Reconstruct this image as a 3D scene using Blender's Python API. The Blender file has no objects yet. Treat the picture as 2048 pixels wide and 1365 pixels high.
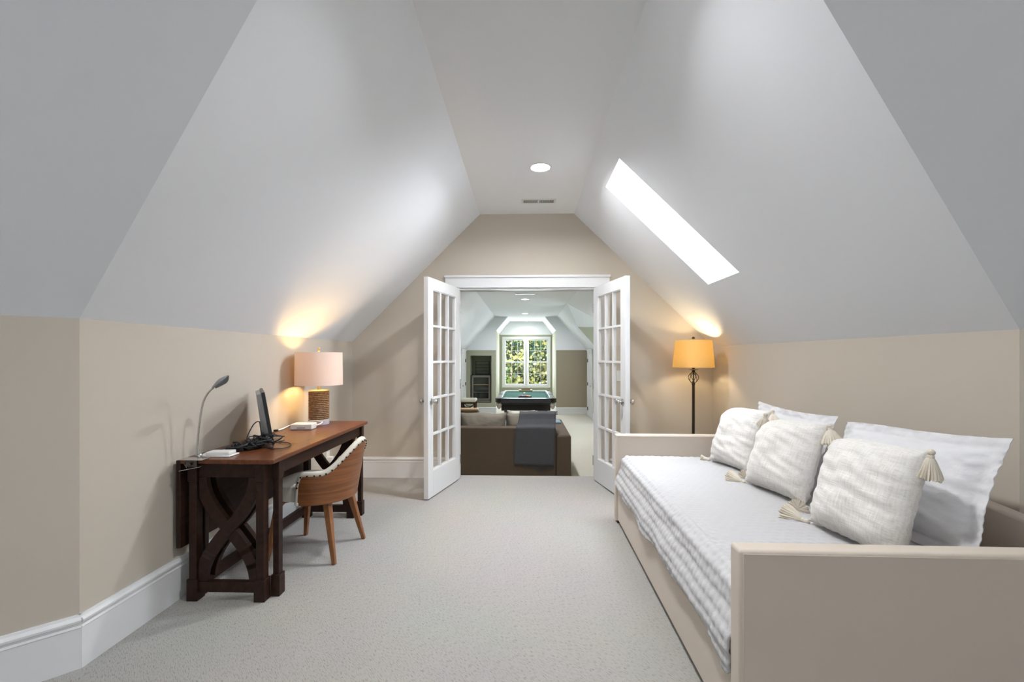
import bpy, bmesh, math, random
from mathutils import Vector, Matrix, noise
R = math.radians
C = bpy.context.scene.collection
scene = bpy.context.scene

# ------------------------------------------------------------------ camera
FPX = 910.0
YAW = math.atan(26.0 / FPX)
cam_d = bpy.data.cameras.new('camera')
cam = bpy.data.objects.new('camera', cam_d)
C.objects.link(cam)
cam.location = (0, 0, 1.30)
cam.rotation_euler = (R(90), 0, YAW)
cam_d.sensor_width = 36
cam_d.lens = FPX / 2048 * 36
cam_d.shift_y = 31.5 / 2048
cam_d.clip_start = 0.05
scene.camera = cam

# ------------------------------------------------------------------ world, lights, exposure
world = bpy.data.worlds.new('world')
scene.world = world
world.use_nodes = True
bg = world.node_tree.nodes['Background']
bg.inputs['Color'].default_value = (0.80, 0.90, 1.0, 1)
bg.inputs['Strength'].default_value = 1.4

sun_d = bpy.data.lights.new('sun', 'SUN')
sun_d.energy = 9.0
sun_d.angle = R(2)
sun_d.color = (1.0, 0.95, 0.85)
sun = bpy.data.objects.new('sun', sun_d)
C.objects.link(sun)
sun.rotation_euler = Vector((0.25, 0.75, -0.85)).to_track_quat('-Z', 'Y').to_euler()


def area(name, loc, direction, sx, sy, power, col=(1, 1, 1), shape='RECTANGLE', spread=180, parent=None):
    d = bpy.data.lights.new(name, 'AREA')
    d.shape = shape
    d.size = sx
    if shape == 'RECTANGLE':
        d.size_y = sy
    d.energy = power
    d.color = col
    d.spread = R(spread)
    o = bpy.data.objects.new(name, d)
    C.objects.link(o)
    o.location = loc
    o.rotation_euler = Vector(direction).to_track_quat('-Z', 'Y').to_euler()
    if parent:
        o.parent = parent
    return o


DAY = (0.86, 0.93, 1.0)
# daylight arriving through the windows (each just outside its own glass)
area('daylight', (-1.7, -3.25, 1.35), (0, 1, 0), 1.3, 1.3, 21, DAY)
area('daylight', (1.7, -3.25, 1.35), (0, 1, 0), 1.3, 1.3, 9, DAY)  # fill through the added right rear window, for even brightness
area('daylight', (0.03, 16.75, 1.11), (0, -1, 0), 1.5, 1.6, 85, DAY)
area('daylight', (4.3, 10.9, 1.25), (-1, 0, 0), 1.4, 1.3, 75, DAY)
SKY_N = Vector((0.696, 0, 0.718))
area('daylight', Vector((1.075, 3.475, 2.287)) + SKY_N * 0.75, -SKY_N, 0.54, 1.15, 54, DAY)

vs = scene.view_settings
vs.view_transform = 'Standard'
vs.look = 'None'
vs.gamma = 1
vs.use_curve_mapping = False
vs.exposure = 0.55
scene.cycles.use_denoising = True
scene.cycles.max_bounces = 12
scene.cycles.diffuse_bounces = 8
scene.cycles.transparent_max_bounces = 16
scene.cycles.sample_clamp_indirect = 4
scene.cycles.caustics_reflective = False
scene.cycles.caustics_refractive = False


# ------------------------------------------------------------------ materials
def mat(name, col, rough=0.5, metal=0.0, bump=None, vary=None, sheen=0.0, coat=0.0, spec=0.5, wood=None,
        trans=None, emit=None, coords='Object'):
    m = bpy.data.materials.new(name)
    m.use_nodes = True
    nt = m.node_tree
    N, L = nt.nodes, nt.links
    b = N['Principled BSDF']
    b.inputs['Base Color'].default_value = (*col, 1)
    b.inputs['Roughness'].default_value = rough
    b.inputs['Metallic'].default_value = metal
    b.inputs['Specular IOR Level'].default_value = spec
    b.inputs['Sheen Weight'].default_value = sheen
    b.inputs['Coat Weight'].default_value = coat
    b.inputs['Coat Roughness'].default_value = 0.12
    tc = N.new('ShaderNodeTexCoord')
    src = tc.outputs[coords]
    if vary:   # (scale, other colour, contrast low, high)
        n = N.new('ShaderNodeTexNoise')
        n.inputs['Scale'].default_value = vary[0]
        n.inputs['Detail'].default_value = 4
        L.new(src, n.inputs['Vector'])
        r = N.new('ShaderNodeValToRGB')
        r.color_ramp.elements[0].position = vary[2]
        r.color_ramp.elements[1].position = vary[3]
        r.color_ramp.elements[0].color = (*vary[1], 1)
        r.color_ramp.elements[1].color = (*col, 1)
        L.new(n.outputs['Fac'], r.inputs['Fac'])
        L.new(r.outputs['Color'], b.inputs['Base Color'])
    if wood:   # (stretch vector, other colour)
        mp = N.new('ShaderNodeMapping')
        mp.inputs['Scale'].default_value = wood[0]
        L.new(src, mp.inputs['Vector'])
        n = N.new('ShaderNodeTexNoise')
        n.inputs['Scale'].default_value = 1
        n.inputs['Detail'].default_value = 6
        n.inputs['Distortion'].default_value = 0.6
        L.new(mp.outputs['Vector'], n.inputs['Vector'])
        r = N.new('ShaderNodeValToRGB')
        r.color_ramp.elements[0].position = 0.32
        r.color_ramp.elements[1].position = 0.68
        r.color_ramp.elements[0].color = (*wood[1], 1)
        r.color_ramp.elements[1].color = (*col, 1)
        L.new(n.outputs['Fac'], r.inputs['Fac'])
        L.new(r.outputs['Color'], b.inputs['Base Color'])
    if bump:   # (scale, strength, distance)
        n = N.new('ShaderNodeTexNoise')
        n.inputs['Scale'].default_value = bump[0]
        n.inputs['Detail'].default_value = 3
        L.new(src, n.inputs['Vector'])
        bp = N.new('ShaderNodeBump')
        bp.inputs['Strength'].default_value = bump[1]
        bp.inputs['Distance'].default_value = bump[2]
        L.new(n.outputs['Fac'], bp.inputs['Height'])
        L.new(bp.outputs['Normal'], b.inputs['Normal'])
    if emit:
        b.inputs['Emission Color'].default_value = (*emit[0], 1)
        b.inputs['Emission Strength'].default_value = emit[1]
    if trans:  # translucent cloth: share, colour
        t = N.new('ShaderNodeBsdfTranslucent')
        t.inputs['Color'].default_value = (*trans[1], 1)
        mx = N.new('ShaderNodeMixShader')
        mx.inputs['Fac'].default_value = trans[0]
        L.new(b.outputs[0], mx.inputs[1])
        L.new(t.outputs[0], mx.inputs[2])
        L.new(mx.outputs[0], N['Material Output'].inputs['Surface'])
    return m


def carpet_mat(name, col, dark):
    m = bpy.data.materials.new(name)
    m.use_nodes = True
    nt = m.node_tree
    N, L = nt.nodes, nt.links
    b = N['Principled BSDF']
    b.inputs['Roughness'].default_value = 0.95
    b.inputs['Specular IOR Level'].default_value = 0.15
    b.inputs['Sheen Weight'].default_value = 0.15
    tc = N.new('ShaderNodeTexCoord')
    mp = N.new('ShaderNodeMapping')
    mp.inputs['Scale'].default_value = (48, 260, 1)
    mr = N.new('ShaderNodeMapping')    # the ribs run diagonally across the room
    mr.inputs['Rotation'].default_value = (0, 0, R(47))
    L.new(tc.outputs['Object'], mr.inputs['Vector'])
    L.new(mr.outputs['Vector'], mp.inputs['Vector'])
    n = N.new('ShaderNodeTexNoise')
    n.inputs['Scale'].default_value = 1.0
    n.inputs['Detail'].default_value = 3
    n.inputs['Roughness'].default_value = 0.6
    L.new(mp.outputs['Vector'], n.inputs['Vector'])
    r = N.new('ShaderNodeValToRGB')
    e = r.color_ramp.elements
    e[0].position, e[1].position = 0.30, 0.47
    e[0].color, e[1].color = (*dark, 1), (*col, 1)
    L.new(n.outputs['Fac'], r.inputs['Fac'])
    # broad vacuum marks in the pile
    n2 = N.new('ShaderNodeTexNoise')
    n2.inputs['Scale'].default_value = 1.4
    n2.inputs['Detail'].default_value = 2
    L.new(tc.outputs['Object'], n2.inputs['Vector'])
    mul = N.new('ShaderNodeMixRGB')
    mul.blend_type = 'MULTIPLY'
    mul.inputs['Fac'].default_value = 0.12
    L.new(r.outputs['Color'], mul.inputs['Color1'])
    L.new(n2.outputs['Color'], mul.inputs['Color2'])
    L.new(mul.outputs['Color'], b.inputs['Base Color'])
    bp = N.new('ShaderNodeBump')
    bp.inputs['Strength'].default_value = 0.7
    bp.inputs['Distance'].default_value = 0.006
    L.new(n.outputs['Fac'], bp.inputs['Height'])
    L.new(bp.outputs['Normal'], b.inputs['Normal'])
    return m


def glass_mat(name, tint=(1, 1, 1), gl=0.08):
    m = bpy.data.materials.new(name)
    m.use_nodes = True
    nt = m.node_tree
    N, L = nt.nodes, nt.links
    N.remove(N['Principled BSDF'])
    t = N.new('ShaderNodeBsdfTransparent')
    t.inputs['Color'].default_value = (*tint, 1)
    g = N.new('ShaderNodeBsdfGlossy')
    g.inputs['Roughness'].default_value = 0.02
    mx = N.new('ShaderNodeMixShader')
    mx.inputs[0].default_value = gl
    L.new(t.outputs[0], mx.inputs[1])
    L.new(g.outputs[0], mx.inputs[2])
    L.new(mx.outputs[0], N['Material Output'].inputs['Surface'])
    return m


M = {}
M['ceil'] = mat('ceiling_paint', (0.84, 0.865, 0.90), 0.9, bump=(60, 0.05, 0.002), spec=0.2)
M['wall'] = mat('taupe_wall_paint', (0.54, 0.49, 0.42), 0.85, bump=(60, 0.05, 0.002), spec=0.2)
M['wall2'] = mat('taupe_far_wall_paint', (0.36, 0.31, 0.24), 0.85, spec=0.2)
M['olive'] = mat('foliage_lit_wall', (0.40, 0.41, 0.31), 0.85, spec=0.2)  # green of daylight off the foliage put into the taupe wall colour
M['trim'] = mat('white_trim_paint', (0.77, 0.775, 0.785), 0.35)
M['white'] = mat('white_plastic', (0.80, 0.80, 0.78), 0.35)
M['carpet'] = carpet_mat('loop_carpet', (0.42, 0.405, 0.385), (0.22, 0.20, 0.17))
M['carpet2'] = carpet_mat('far_carpet', (0.60, 0.57, 0.49), (0.48, 0.45, 0.38))
M['glass'] = glass_mat('clear_glass')
M['wood'] = mat('espresso_wood', (0.036, 0.014, 0.008), 0.45, wood=((30, 3, 30), (0.017, 0.007, 0.005)), spec=0.22)
M['wood_lamplit'] = mat('lamplit_espresso_wood', (0.17, 0.050, 0.016), 0.30, wood=((40, 2.5, 20), (0.09, 0.027, 0.010)), spec=0.4)  # same stain as the legs, the lamp's orange glow put into the colour
M['walnut'] = mat('walnut_veneer', (0.26, 0.095, 0.028), 0.38, wood=((3, 3, 70), (0.15, 0.048, 0.013)), coat=0.1)
M['oakleg'] = mat('walnut_leg_wood', (0.27, 0.105, 0.033), 0.4, wood=((60, 60, 4), (0.17, 0.062, 0.018)), coat=0.2)
M['cream'] = mat('cream_leather', (0.66, 0.62, 0.53), 0.5, bump=(200, 0.1, 0.001))
M['nail'] = mat('bronze_nail', (0.05, 0.035, 0.025), 0.3, 0.9)
M['black'] = mat('black_plastic', (0.012, 0.012, 0.013), 0.35)
M['cable'] = mat('black_cable_rubber', (0.015, 0.015, 0.017), 0.45)
M['grey'] = mat('grey_plastic', (0.30, 0.31, 0.32), 0.4)
M['chrome'] = mat('brushed_nickel', (0.62, 0.61, 0.59), 0.25, 1.0)
M['iron'] = mat('bronze_iron', (0.055, 0.042, 0.030), 0.4, 0.7)
M['brass'] = mat('gold_metal', (0.75, 0.55, 0.25), 0.3, 1.0)
M['rope'] = mat('jute_rope', (0.33, 0.20, 0.105), 0.9, bump=(160, 0.8, 0.004), vary=(90, (0.16, 0.085, 0.04), 0.35, 0.6))
M['acrylic'] = mat('frosted_base', (0.60, 0.57, 0.62), 0.2)
M['shade_w'] = mat('white_linen_shade', (0.80, 0.76, 0.74), 0.9, trans=(0.28, (0.95, 0.72, 0.42)), bump=(300, 0.1, 0.001))
M['shade_y'] = mat('golden_linen_shade', (0.80, 0.64, 0.34), 0.9, trans=(0.5, (0.95, 0.78, 0.36)), bump=(300, 0.1, 0.001))
M['bulb'] = mat('lit_bulb', (1, 0.9, 0.7), 0.5, emit=((1.0, 0.72, 0.38), 12))
M['can'] = mat('lit_lens', (1, 1, 1), 0.5, emit=((1.0, 0.98, 0.95), 6))
M['uph'] = mat('cream_upholstery', (0.60, 0.52, 0.44), 0.75, bump=(400, 0.12, 0.001), sheen=0.15)
M['quilt'] = mat('white_quilt_cotton', (0.535, 0.53, 0.54), 0.9, bump=(120, 0.25, 0.004), sheen=0.1)
M['sham'] = mat('white_sham_cotton', (0.74, 0.74, 0.76), 0.9, bump=(26, 0.35, 0.010), sheen=0.1)
M['tassel'] = mat('cream_tassel_yarn', (0.72, 0.66, 0.56), 0.95, bump=(250, 0.5, 0.003))
M['mattress'] = mat('grey_mattress_ticking', (0.50, 0.49, 0.48), 0.9)


def slub_mat(name):   # coarse cotton weave of the tasselled pillows
    m = mat(name, (0.76, 0.73, 0.68), 0.95, sheen=0.1)
    nt = m.node_tree
    N, L = nt.nodes, nt.links
    b = N['Principled BSDF']
    tc = N.new('ShaderNodeTexCoord')
    outs = []
    for sc in ((14, 60, 220), (220, 60, 14)):
        mp = N.new('ShaderNodeMapping')
        mp.inputs['Scale'].default_value = sc
        L.new(tc.outputs['Object'], mp.inputs['Vector'])
        n = N.new('ShaderNodeTexNoise')
        n.inputs['Scale'].default_value = 1
        n.inputs['Detail'].default_value = 3
        L.new(mp.outputs['Vector'], n.inputs['Vector'])
        outs.append(n.outputs['Fac'])
    ad = N.new('ShaderNodeMath')
    ad.operation = 'ADD'
    L.new(outs[0], ad.inputs[0])
    L.new(outs[1], ad.inputs[1])
    r = N.new('ShaderNodeValToRGB')
    r.color_ramp.elements[0].position = 0.38
    r.color_ramp.elements[1].position = 0.56
    r.color_ramp.elements[0].color = (0.72, 0.69, 0.64, 1)
    r.color_ramp.elements[1].color = (0.82, 0.805, 0.775, 1)
    hv = N.new('ShaderNodeMath')
    hv.operation = 'MULTIPLY'
    hv.inputs[1].default_value = 0.5
    L.new(ad.outputs[0], hv.inputs[0])
    L.new(hv.outputs[0], r.inputs['Fac'])
    L.new(r.outputs['Color'], b.inputs['Base Color'])
    bp = N.new('ShaderNodeBump')
    bp.inputs['Strength'].default_value = 0.35
    bp.inputs['Distance'].default_value = 0.003
    L.new(ad.outputs[0], bp.inputs['Height'])
    L.new(bp.outputs['Normal'], b.inputs['Normal'])
    return m


M['slub'] = slub_mat('cream_slub_cotton')
M['sofa'] = mat('brown_sofa_fabric', (0.115, 0.080, 0.054), 0.9, bump=(300, 0.3, 0.002), vary=(250, (0.085, 0.060, 0.042), 0.35, 0.65))
M['sofacush'] = mat('brown_cushion_fabric', (0.23, 0.20, 0.165), 0.9, bump=(300, 0.3, 0.002))
M['throw'] = mat('charcoal_knit', (0.085, 0.086, 0.095), 0.95, bump=(260, 0.6, 0.004), vary=(200, (0.055, 0.056, 0.064), 0.35, 0.65))
M['blue'] = mat('pale_blue_cloth', (0.20, 0.32, 0.38), 0.9)
M['offwhite'] = mat('off_white_cloth', (0.62, 0.62, 0.56), 0.9)
M['tan'] = mat('sunlit_brown_fabric', (0.42, 0.28, 0.15), 0.5)  # brown of the armchair lightened to stand for sun on its top
M['ebony'] = mat('black_lacquered_wood', (0.010, 0.009, 0.010), 0.18, coat=0.4)
M['rail'] = mat('black_rail_wood', (0.020, 0.023, 0.028), 0.3)
M['felt'] = mat('green_billiard_felt', (0.085, 0.19, 0.165), 0.95, spec=0.1)
M['net'] = mat('brown_leather_net', (0.12, 0.07, 0.05), 0.6)
M['fringe'] = mat('pale_leather_fringe', (0.40, 0.34, 0.28), 0.7)
M['maple'] = mat('light_wood', (0.50, 0.34, 0.16), 0.4)
M['steel'] = mat('stainless_steel', (0.30, 0.285, 0.25), 0.3, 1.0)
M['darkin'] = mat('dark_interior', (0.03, 0.032, 0.03), 0.6)
M['fglass'] = mat('dark_fridge_glass', (0.02, 0.025, 0.025), 0.05, spec=0.8)
M['bark'] = mat('bark', (0.10, 0.07, 0.05), 0.9, bump=(20, 1, 0.02))
M['hinge'] = mat('dark_hinge_metal', (0.10, 0.09, 0.08), 0.35, 0.9)
M['vent'] = mat('white_vent_enamel', (0.72, 0.72, 0.72), 0.4)
M['slot'] = mat('dark_vent_slot', (0.10, 0.10, 0.10), 0.8)
M['grass'] = mat('garden_grass', (0.06, 0.12, 0.03), 0.95)


# ------------------------------------------------------------------ mesh tools
class MB:
    def __init__(s):
        s.v, s.f = [], []

    def add(s, vs_, fs):
        o = len(s.v)
        s.v += [tuple(p) for p in vs_]
        s.f += [tuple(i + o for i in f) for f in fs]
        return s

    def hexa(s, p):
        return s.add(p, [(3, 2, 1, 0), (4, 5, 6, 7), (0, 1, 5, 4), (1, 2, 6, 5), (2, 3, 7, 6), (3, 0, 4, 7)])

    def box(s, x0, x1, y0, y1, z0, z1):
        return s.hexa([(x0, y0, z0), (x1, y0, z0), (x1, y1, z0), (x0, y1, z0),
                       (x0, y0, z1), (x1, y0, z1), (x1, y1, z1), (x0, y1, z1)])

    def bar(s, a, b, w0, w1=None, d0=None, d1=None, side=None):
        """tapered rectangular bar from a to b"""
        a, b = Vector(a), Vector(b)
        w1 = w0 if w1 is None else w1
        d0 = w0 if d0 is None else d0
        d1 = w1 if d1 is None else d1
        t = (b - a).normalized()
        sd = Vector(side) if side else (Vector((1, 0, 0)) if abs(t.x) < 0.9 else Vector((0, 1, 0)))
        u = (sd - t * sd.dot(t)).normalized()
        w = t.cross(u)
        pts = []
        for c, ww, dd in ((a, w0, d0), (b, w1, d1)):
            for i, j in ((-1, -1), (1, -1), (1, 1), (-1, 1)):
                pts.append(c + u * i * ww / 2 + w * j * dd / 2)
        return s.hexa(pts)

    def prism(s, poly, fn, w0, w1):
        n = len(poly)
        vs_ = [fn(u, v, w0) for u, v in poly] + [fn(u, v, w1) for u, v in poly]
        fs = [tuple(range(n))[::-1], tuple(range(n, 2 * n))]
        fs += [(i, (i + 1) % n, n + (i + 1) % n, n + i) for i in range(n)]
        return s.add(vs_, fs)

    def grid(s, nu, nv, fn, cu=False, cv=False):
        """fn(u, v) with u, v in 0..1"""
        mu = nu if cu else nu + 1
        mv = nv if cv else nv + 1
        vs_ = [fn(i / nu, j / nv) for i in range(mu) for j in range(mv)]
        fs = []
        for i in range(nu):
            for j in range(nv):
                a = i * mv + j
                b = ((i + 1) % mu) * mv + j
                c = ((i + 1) % mu) * mv + (j + 1) % mv
                d = i * mv + (j + 1) % mv
                fs.append((a, b, c, d))
        return s.add(vs_, fs)

    def tube(s, pts, r, n=8, closed=False):
        pts = [Vector(p) for p in pts]
        m = len(pts)
        rr = r if isinstance(r, (list, tuple)) else [r] * m
        vs_, fs = [], []
        up = None
        for i, p in enumerate(pts):
            if closed:
                t = (pts[(i + 1) % m] - pts[i - 1]).normalized()
            else:
                t = (pts[min(i + 1, m - 1)] - pts[max(i - 1, 0)]).normalized()
            if up is None:
                up = Vector((0, 0, 1)) if abs(t.z) < 0.9 else Vector((1, 0, 0))
            u = (up - t * up.dot(t))
            if u.length < 1e-5:
                u = t.orthogonal()
            u.normalize()
            up = u
            w = t.cross(u)
            for k in range(n):
                a = 2 * math.pi * k / n
                vs_.append(p + (u * math.cos(a) + w * math.sin(a)) * rr[i])
        rng = range(m) if closed else range(m - 1)
        for i in rng:
            for k in range(n):
                j = (i + 1) % m
                fs.append((i * n + k, i * n + (k + 1) % n, j * n + (k + 1) % n, j * n + k))
        if not closed:
            fs.append(tuple(range(n))[::-1])
            fs.append(tuple((m - 1) * n + k for k in range(n)))
        return s.add(vs_, fs)

    def lathe(s, prof, c=(0, 0, 0), n=32, axis='z', caps=True):
        vs_, fs = [], []
        for r, z in prof:
            for k in range(n):
                a = 2 * math.pi * k / n
                x, y = r * math.cos(a), r * math.sin(a)
                p = {'z': (x, y, z), 'x': (z, x, y), 'y': (x, z, y)}[axis]
                vs_.append((p[0] + c[0], p[1] + c[1], p[2] + c[2]))
        m = len(prof)
        for i in range(m - 1):
            for k in range(n):
                fs.append((i * n + k, i * n + (k + 1) % n, (i + 1) * n + (k + 1) % n, (i + 1) * n + k))
        if caps:
            if prof[0][0] > 1e-6:
                fs.append(tuple(range(n))[::-1])
            if prof[-1][0] > 1e-6:
                fs.append(tuple((m - 1) * n + k for k in range(n)))
        return s.add(vs_, fs)

    def ball(s, c, r, n=16, sc=(1, 1, 1)):
        m = n // 2
        return s.grid(n, m, lambda u, v: (c[0] + r * sc[0] * math.sin(math.pi * v) * math.cos(2 * math.pi * u),
                                          c[1] + r * sc[1] * math.sin(math.pi * v) * math.sin(2 * math.pi * u),
                                          c[2] + r * sc[2] * math.cos(math.pi * v)), cu=True)

    def build(s, name, m, parent=None, bevel=0, smooth=True, origin=None, angle=40, weld=True, seg=2, flip=True):
        o3 = Vector(origin) if origin is not None else Vector((0, 0, 0))
        me = bpy.data.meshes.new(name)
        me.from_pydata([tuple(Vector(p) - o3) for p in s.v], [], s.f)
        bm = bmesh.new()
        bm.from_mesh(me)
        if weld:
            bmesh.ops.remove_doubles(bm, verts=bm.verts, dist=1e-5)
        if flip:
            bmesh.ops.recalc_face_normals(bm, faces=bm.faces)
        bm.to_mesh(me)
        bm.free()
        if smooth:
            me.polygons.foreach_set('use_smooth', [True] * len(me.polygons))
            me.set_sharp_from_angle(angle=R(angle))
        me.materials.append(m)
        o = bpy.data.objects.new(name, me)
        C.objects.link(o)
        o.location = o3
        if parent:
            o.parent = parent
        if bevel:
            b = o.modifiers.new('bevel', 'BEVEL')
            b.width = bevel
            b.segments = seg
            b.limit_method = 'ANGLE'
            b.harden_normals = False
        return o


def tag(o, label, cat, group=None):
    o['label'] = label
    o['category'] = cat
    if group:
        o['group'] = group
    return o


def thing(name, label, cat, loc=(0, 0, 0), rot=(0, 0, 0), group=None):
    o = bpy.data.objects.new(name, None)
    C.objects.link(o)
    o.empty_display_size = 0.1
    o.location = loc
    o.rotation_euler = rot if isinstance(rot, (tuple, list)) else (0, 0, rot)
    return tag(o, label, cat, group)


def struct(o, label=None, cat=None):
    o['kind'] = 'structure'
    if label:
        o['label'] = label
    if cat:
        o['category'] = cat
    return o


def sroot(name, label, loc=(0, 0, 0), rz=0, cat='door'):
    o = bpy.data.objects.new(name, None)
    C.objects.link(o)
    o.location = loc
    o.rotation_euler = (0, 0, rz)
    return struct(o, label, cat)


def face(name, pts, m, label=None, cat=None):
    return struct(MB().add(pts, [tuple(range(len(pts)))]).build(name, m, smooth=False, flip=False), label, cat)


def slab(name, pts, m, out, th=0.1, label=None, cat=None, parent=None):
    """polygon thickened along the vector out"""
    o = Vector(out).normalized() * th
    n = len(pts)
    vs_ = [Vector(p) for p in pts] + [Vector(p) + o for p in pts]
    fs = [tuple(range(n)), tuple(range(n, 2 * n))[::-1]] + [(i, (i + 1) % n, n + (i + 1) % n, n + i) for i in range(n)]
    ob = MB().add(vs_, fs).build(name, m, parent, smooth=False)
    return ob if parent else struct(ob, label, cat)


# ------------------------------------------------------------------ near room shell
XL, XR, ZL, ZR, ZC = -1.865, 1.98, 1.461, 1.41, 2.825
RL, RR = -0.483, 0.52
YF, YB = 4.86, 4.97          # the door wall, its two faces
YLc, YRc = 1.853, 1.88       # where the knee walls turn outward
XLo, XRo, YBack = -3.6, 3.7, -3.0
yl2 = YLc - (XL - XLo)
yr2 = YRc - (XRo - XR)
# flat ceiling corners
dl = (ZC - ZL) / 0.99 * math.sqrt(2)
dr = (ZC - ZR) / 0.975 * math.sqrt(2)
CL1 = (RL, YLc - (dl - (RL - XL)))
CR1 = (RR, YRc - (dr - (XR - RR)))
CL2 = (XLo + 1.38, CL1[1] - (CL1[0] - (XLo + 1.38)))
CR2 = (XRo - 1.45, CR1[1] - ((XRo - 1.45) - CR1[0]))

floor_pts = [(XL, YB, 0), (XL, YLc, 0), (XLo, yl2, 0), (XLo, YBack, 0), (XRo, YBack, 0), (XRo, yr2, 0), (XR, YRc, 0), (XR, YB, 0)]
slab('floor', floor_pts, M['carpet'], (0, 0, -1), 0.12, 'pale loop pile carpet of the bedroom office', 'floor')
slab('ceiling', [(RL, YF, ZC), (*CL1, ZC), (*CL2, ZC), (CL2[0], YBack, ZC), (CR2[0], YBack, ZC), (*CR2, ZC), (*CR1, ZC), (RR, YF, ZC)],
     M['ceil'], (0, 0, 1), 0.08, 'flat white strip of ceiling between the slopes', 'ceiling')
slab('ceiling', [(XL, YF, ZL), (XL, YLc, ZL), (*CL1, ZC), (RL, YF, ZC)], M['ceil'], (-1, 0, 1), 0.08,
     'sloped white ceiling above the desk wall', 'ceiling')
slab('ceiling', [(XL, YLc, ZL), (XLo, yl2, ZL), (*CL2, ZC), (*CL1, ZC)], M['ceil'], (-1, 1, 1.4), 0.08,
     'sloped grey ceiling at the top left turning outward', 'ceiling')
slab('ceiling', [(XLo, yl2, ZL), (XLo, YBack, ZL), (CL2[0], YBack, ZC), (*CL2, ZC)], M['ceil'], (-1, 0, 1), 0.08,
     'sloped ceiling behind the viewer on the left', 'ceiling')
slab('ceiling', [(XR, YRc, ZR), (XRo, yr2, ZR), (*CR2, ZC), (*CR1, ZC)], M['ceil'], (1, 1, 1.4), 0.08,
     'sloped grey ceiling at the top right turning outward', 'ceiling')
slab('ceiling', [(XRo, yr2, ZR), (XRo, YBack, ZR), (CR2[0], YBack, ZC), (*CR2, ZC)], M['ceil'], (1, 0, 1), 0.08,
     'sloped ceiling behind the viewer on the right', 'ceiling')


def zr(x):
    return ZC - (x - RR) * (ZC - ZR) / (XR - RR)


# right slope with the skylight opening
SX0, SX1, SY0, SY1 = 0.66, 1.487, 3.205, 3.74
yv = lambda x: YRc + (CR1[1] - YRc) * (XR - x) / (XR - RR)
P = lambda x, y: (x, y, zr(x))
m_ = MB()
m_.add([P(XR, YRc), P(XR, SY0), P(RR, SY0), P(RR, CR1[1])], [(0, 1, 2, 3)])
m_.add([P(XR, SY0), P(XR, SY1), P(SX1, SY1), P(SX1, SY0)], [(0, 1, 2, 3)])
m_.add([P(SX0, SY0), P(SX0, SY1), P(RR, SY1), P(RR, SY0)], [(0, 1, 2, 3)])
m_.add([P(XR, SY1), P(XR, YF), P(RR, YF), P(RR, SY1)], [(0, 1, 2, 3)])
struct(m_.build('ceiling', M['ceil'], smooth=False, flip=False), 'sloped white ceiling with the skylight above the daybed', 'ceiling')
# skylight shaft + window
sk = [Vector(P(SX0, SY0)), Vector(P(SX0, SY1)), Vector(P(SX1, SY1)), Vector(P(SX1, SY0))]
top = [p + SKY_N * 0.5 for p in sk]
m_ = MB()
for i in range(4):
    j = (i + 1) % 4
    m_.add([sk[i], sk[j], top[j], top[i]], [(0, 1, 2, 3)])
struct(m_.build('trim_1', M['trim'], smooth=False, flip=False), 'white lined shaft of the skylight', 'skylight shaft')
wr = sroot('window_2', 'slanted skylight in the right ceiling slope', cat='skylight')
m_ = MB()
cen = sum(top, Vector()) / 4
inn = [cen + (p - cen) * 0.9 for p in top]
for i in range(4):
    j = (i + 1) % 4
    a = [top[i], top[j], inn[j], inn[i]]
    m_.hexa(a + [p + SKY_N * 0.05 for p in a])
m_.build('frame', M['trim'], wr)
MB().hexa(inn + [p + SKY_N * 0.01 for p in inn]).build('glass', M['glass'], wr, smooth=False)

# walls
slab('wall_left', [(XL, YF, 0), (XL, YLc, 0), (XL, YLc, ZL), (XL, YF, ZL)], M['wall'], (-1, 0, 0), 0.1,
     'taupe knee wall behind the desk', 'wall')
slab('wall_left', [(XL, YLc, 0), (XLo, yl2, 0), (XLo, yl2, ZL), (XL, YLc, ZL)], M['wall'], (-1, 1, 0), 0.1,
     'taupe knee wall at the left edge turning outward', 'wall')
slab('wall_left', [(XLo, yl2, 0), (XLo, YBack, 0), (XLo, YBack, ZL), (XLo, yl2, ZL)], M['wall'], (-1, 0, 0), 0.1,
     'taupe knee wall behind the viewer on the left', 'wall')
slab('wall_right', [(XR, YF, 0), (XR, YRc, 0), (XR, YRc, ZR), (XR, YF, ZR)], M['wall'], (1, 0, 0), 0.1,
     'taupe knee wall behind the daybed', 'wall')
slab('wall_right', [(XR, YRc, 0), (XRo, yr2, 0), (XRo, yr2, ZR), (XR, YRc, ZR)], M['wall'], (1, 1, 0), 0.1,
     'taupe knee wall at the right edge turning outward', 'wall')
slab('wall_right', [(XRo, yr2, 0), (XRo, YBack, 0), (XRo, YBack, ZR), (XRo, yr2, ZR)], M['wall'], (1, 0, 0), 0.1,
     'taupe knee wall behind the viewer on the right', 'wall')

# wall with the double doorway; its far side reaches down to the lower floor
OX0, OX1, OZ = -0.725, 0.765, 2.035
m_ = MB()
for y0, y1 in ((YF, YB),):
    fn = lambda u, v, w: (u, w, v)
    m_.prism([(XL - 0.1, -0.5), (OX0, -0.5), (OX0, OZ), (XL - 0.1, OZ)], fn, y0, y1)
    m_.prism([(OX1, -0.5), (XR + 0.1, -0.5), (XR + 0.1, OZ), (OX1, OZ)], fn, y0, y1)
    m_.prism([(XL - 0.1, OZ), (XR + 0.1, OZ), (XR + 0.1, 2.95), (XL - 0.1, 2.95)], fn, y0, y1)
struct(m_.build('wall_far', M['wall'], smooth=False), 'taupe gable wall around the double doorway', 'wall')

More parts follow.
